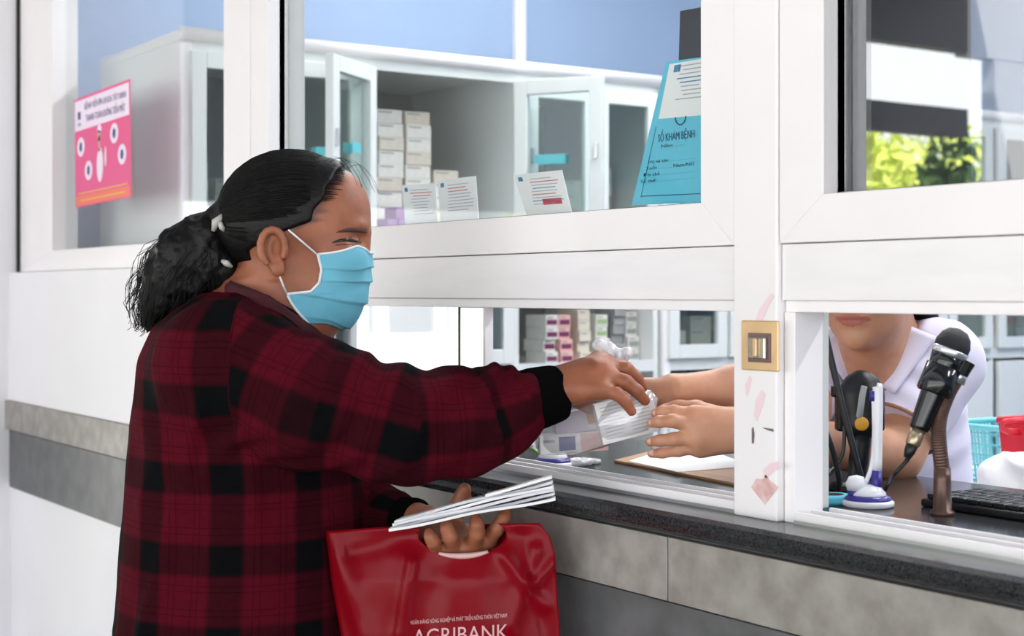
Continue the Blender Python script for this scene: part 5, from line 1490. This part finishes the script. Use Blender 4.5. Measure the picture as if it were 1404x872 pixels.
# paper sheet on a wooden board
wb = thing('writing_board', Zp(930, 640), 'light brown wooden board lying on the counter under white paper', 'board')
q = [Zp(*p, ZC) for p in ((842, 634), (1016, 668), (1040, 636), (905, 618))]
MB().prism(q, (0, 0, 0.004)).build('panel', 'wood', wb, bevel=0.001)
q = [Zp(*p, ZC + 0.004) for p in ((862, 633), (930, 648), (1030, 640), (985, 622), (905, 619))]
tag(MB().prism(q, (0, 0, 0.0012)).build('paper_sheet', 'paper'), 'blank white sheet of paper on the wooden board', 'paper')
# clear wrapper with green edge at the left
q = [[P(lerp(700, 748, u) + 10 * w, lerp(612, 628, u * 0.6) - 34 * w * (1 - u * 0.5) + 4 * math.sin(u * 9 + w * 5), 2.36 + 0.02 * math.sin(u * 7 + w * 4)) for u in np.linspace(0, 1, 10)] for w in np.linspace(0, 1, 6)]
gw_ = thing('plastic_wrapper', Zp(722, 622), 'crumpled clear wrapper with green edge at the left of the medicine bag', 'wrapper')
MB().grid(q).build('film', 'film_white', gw_, smooth=True)
MB().tube([a + Vector((0, 0, 0.001)) for a in q[0]], 0.0022, 6).build('green_edge', 'green_edge', gw_, smooth=True)
cr = Zp(800, 638)
kn = Field(np.array((0.06, 0, 0)) * 0 + np.array(C(770, 650, 2.15)) - np.array((0.0, 0.12, 0.02)), C(835, 622, 2.25) + np.array((0, 0.1, 0.0)), 0.0022)
zz0 = ZC - CAM.z
for (px, py, rr) in ((790, 640, 0.010), (803, 638, 0.009), (815, 636, 0.006)):
    w = Zp(px, py); Zw = (w - CAM).dot(FWD); cpt = C(px, py, Zw); cpt[2] = zz0 + rr * 0.6
    kn.ell(cpt, (rr * 1.6, rr * 1.4, rr * 0.62), k=0.008)
v, f = kn.mesh(); nr = vnormals(v, f); v = v + nr * (0.0018 * ridge(v, (150, 150, 90), 13))[:, None]; v[:, 2] = np.maximum(v[:, 2], zz0 + 0.0003)
tag(link_mesh('crumpled_plastic', np_mesh('crumpled_plastic', c2w(v), f), 'film_white', None, smooth=True), 'crumpled scrap of clear plastic next to the pen stand foot', 'plastic')

# red basket, teal basket and white cloth at the right edge
def basket(name, ctr, lx, ly, h, m, label, grid=True):
    t = thing(name, ctr, label, 'basket')
    w = 0.85
    B = lambda u, v, z: Vector(ctr) + Vector((u * lx / 2 * (w + (1 - w) * z / h), v * ly / 2 * (w + (1 - w) * z / h), z))
    MB().prism([B(-1, -1, 0.0), B(1, -1, 0), B(1, 1, 0), B(-1, 1, 0)], (0, 0, 0.003)).build('bottom', m, t)
    for a, b in (((-1, -1), (1, -1)), ((1, -1), (1, 1)), ((1, 1), (-1, 1)), ((-1, 1), (-1, -1))):
        side = MB(); n = 14 if grid else 1
        if grid:
            for i in range(n + 1):
                u = lerp(a[0], b[0], i / n); v_ = lerp(a[1], b[1], i / n)
                side.tube([B(u, v_, 0.002), B(u, v_, h)], 0.0018, 4)
            for j in range(5):
                z = h * (j + 0.5) / 5; side.tube([B(*a, z), B(*b, z)], 0.0018, 4)
        else:
            side.add([B(*a, 0.001), B(*b, 0.001), B(*b, h), B(*a, h)], [(0, 1, 2, 3)])
        side.build('side', m, t, solid=0 if grid else 0.002)
    MB().tube([B(-1, -1, h), B(1, -1, h), B(1, 1, h), B(-1, 1, h), B(-1, -1, h)], 0.006, 8).build('rim', m, t, smooth=True)
    return t
TZ = 1.015
dk = thing('side_table', (-1.62, 0.98, 0), 'white side table behind the clerk carrying the baskets', 'table')
box('table_top', (-1.98, 0.70, TZ - 0.025), (-1.30, 1.28, TZ), 'cab', dk, bevel=0.003)
for x in (-1.96, -1.35):
    for y in (0.72, 1.23):
        box('leg', (x, y, 0), (x + 0.03, y + 0.03, TZ - 0.025), 'cab', dk)
pr = P(1446, 600, 2.5)
rbk = basket('plastic_basket', (pr.x, pr.y, TZ), 0.13, 0.12, 0.132, 'red_plastic', 'bright red plastic basket at the right edge of the right hatch', False)
lug = P(1380, 586, 2.46)
MB().tube([P(1398, 592, 2.47), P(1384, 592, 2.46), P(1375, 588, 2.46), P(1376, 580, 2.46), P(1388, 577, 2.46), P(1404, 577, 2.46)], 0.006, 8).build('handle', 'red_plastic', rbk, smooth=True)
pt_ = P(1385, 600, 2.78)
basket('plastic_basket', (pt_.x, pt_.y, TZ), 0.20, 0.15, 0.10, 'teal_plastic', 'teal mesh basket on the side table behind the clerk')
gc = Field(C(1335, 730, 2.36) - np.array((0, 0.06, 0)), C(1440, 590, 2.36) + np.array((0.02, 0.12, 0)), 0.004)
gc.ell(C(1392, 655, 2.40), (0.060, 0.035, 0.036), k=0.02); gc.ell(C(1372, 672, 2.38), (0.03, 0.03, 0.03), k=0.02); gc.ell(C(1408, 650, 2.39), (0.035, 0.03, 0.034), k=0.02)
v, f = gc.mesh(); nr = vnormals(v, f); v = v + nr * (0.005 * ridge(v, (30, 30, 20), 14))[:, None]
v[:, 2] += (TZ - CAM.z + 0.0005) - v[:, 2].min()
tag(link_mesh('folded_cloth', np_mesh('folded_cloth', c2w(v), f), 'cloth_white', None, smooth=True), 'crumpled white cloth at the clerk\'s side near the red basket', 'cloth')
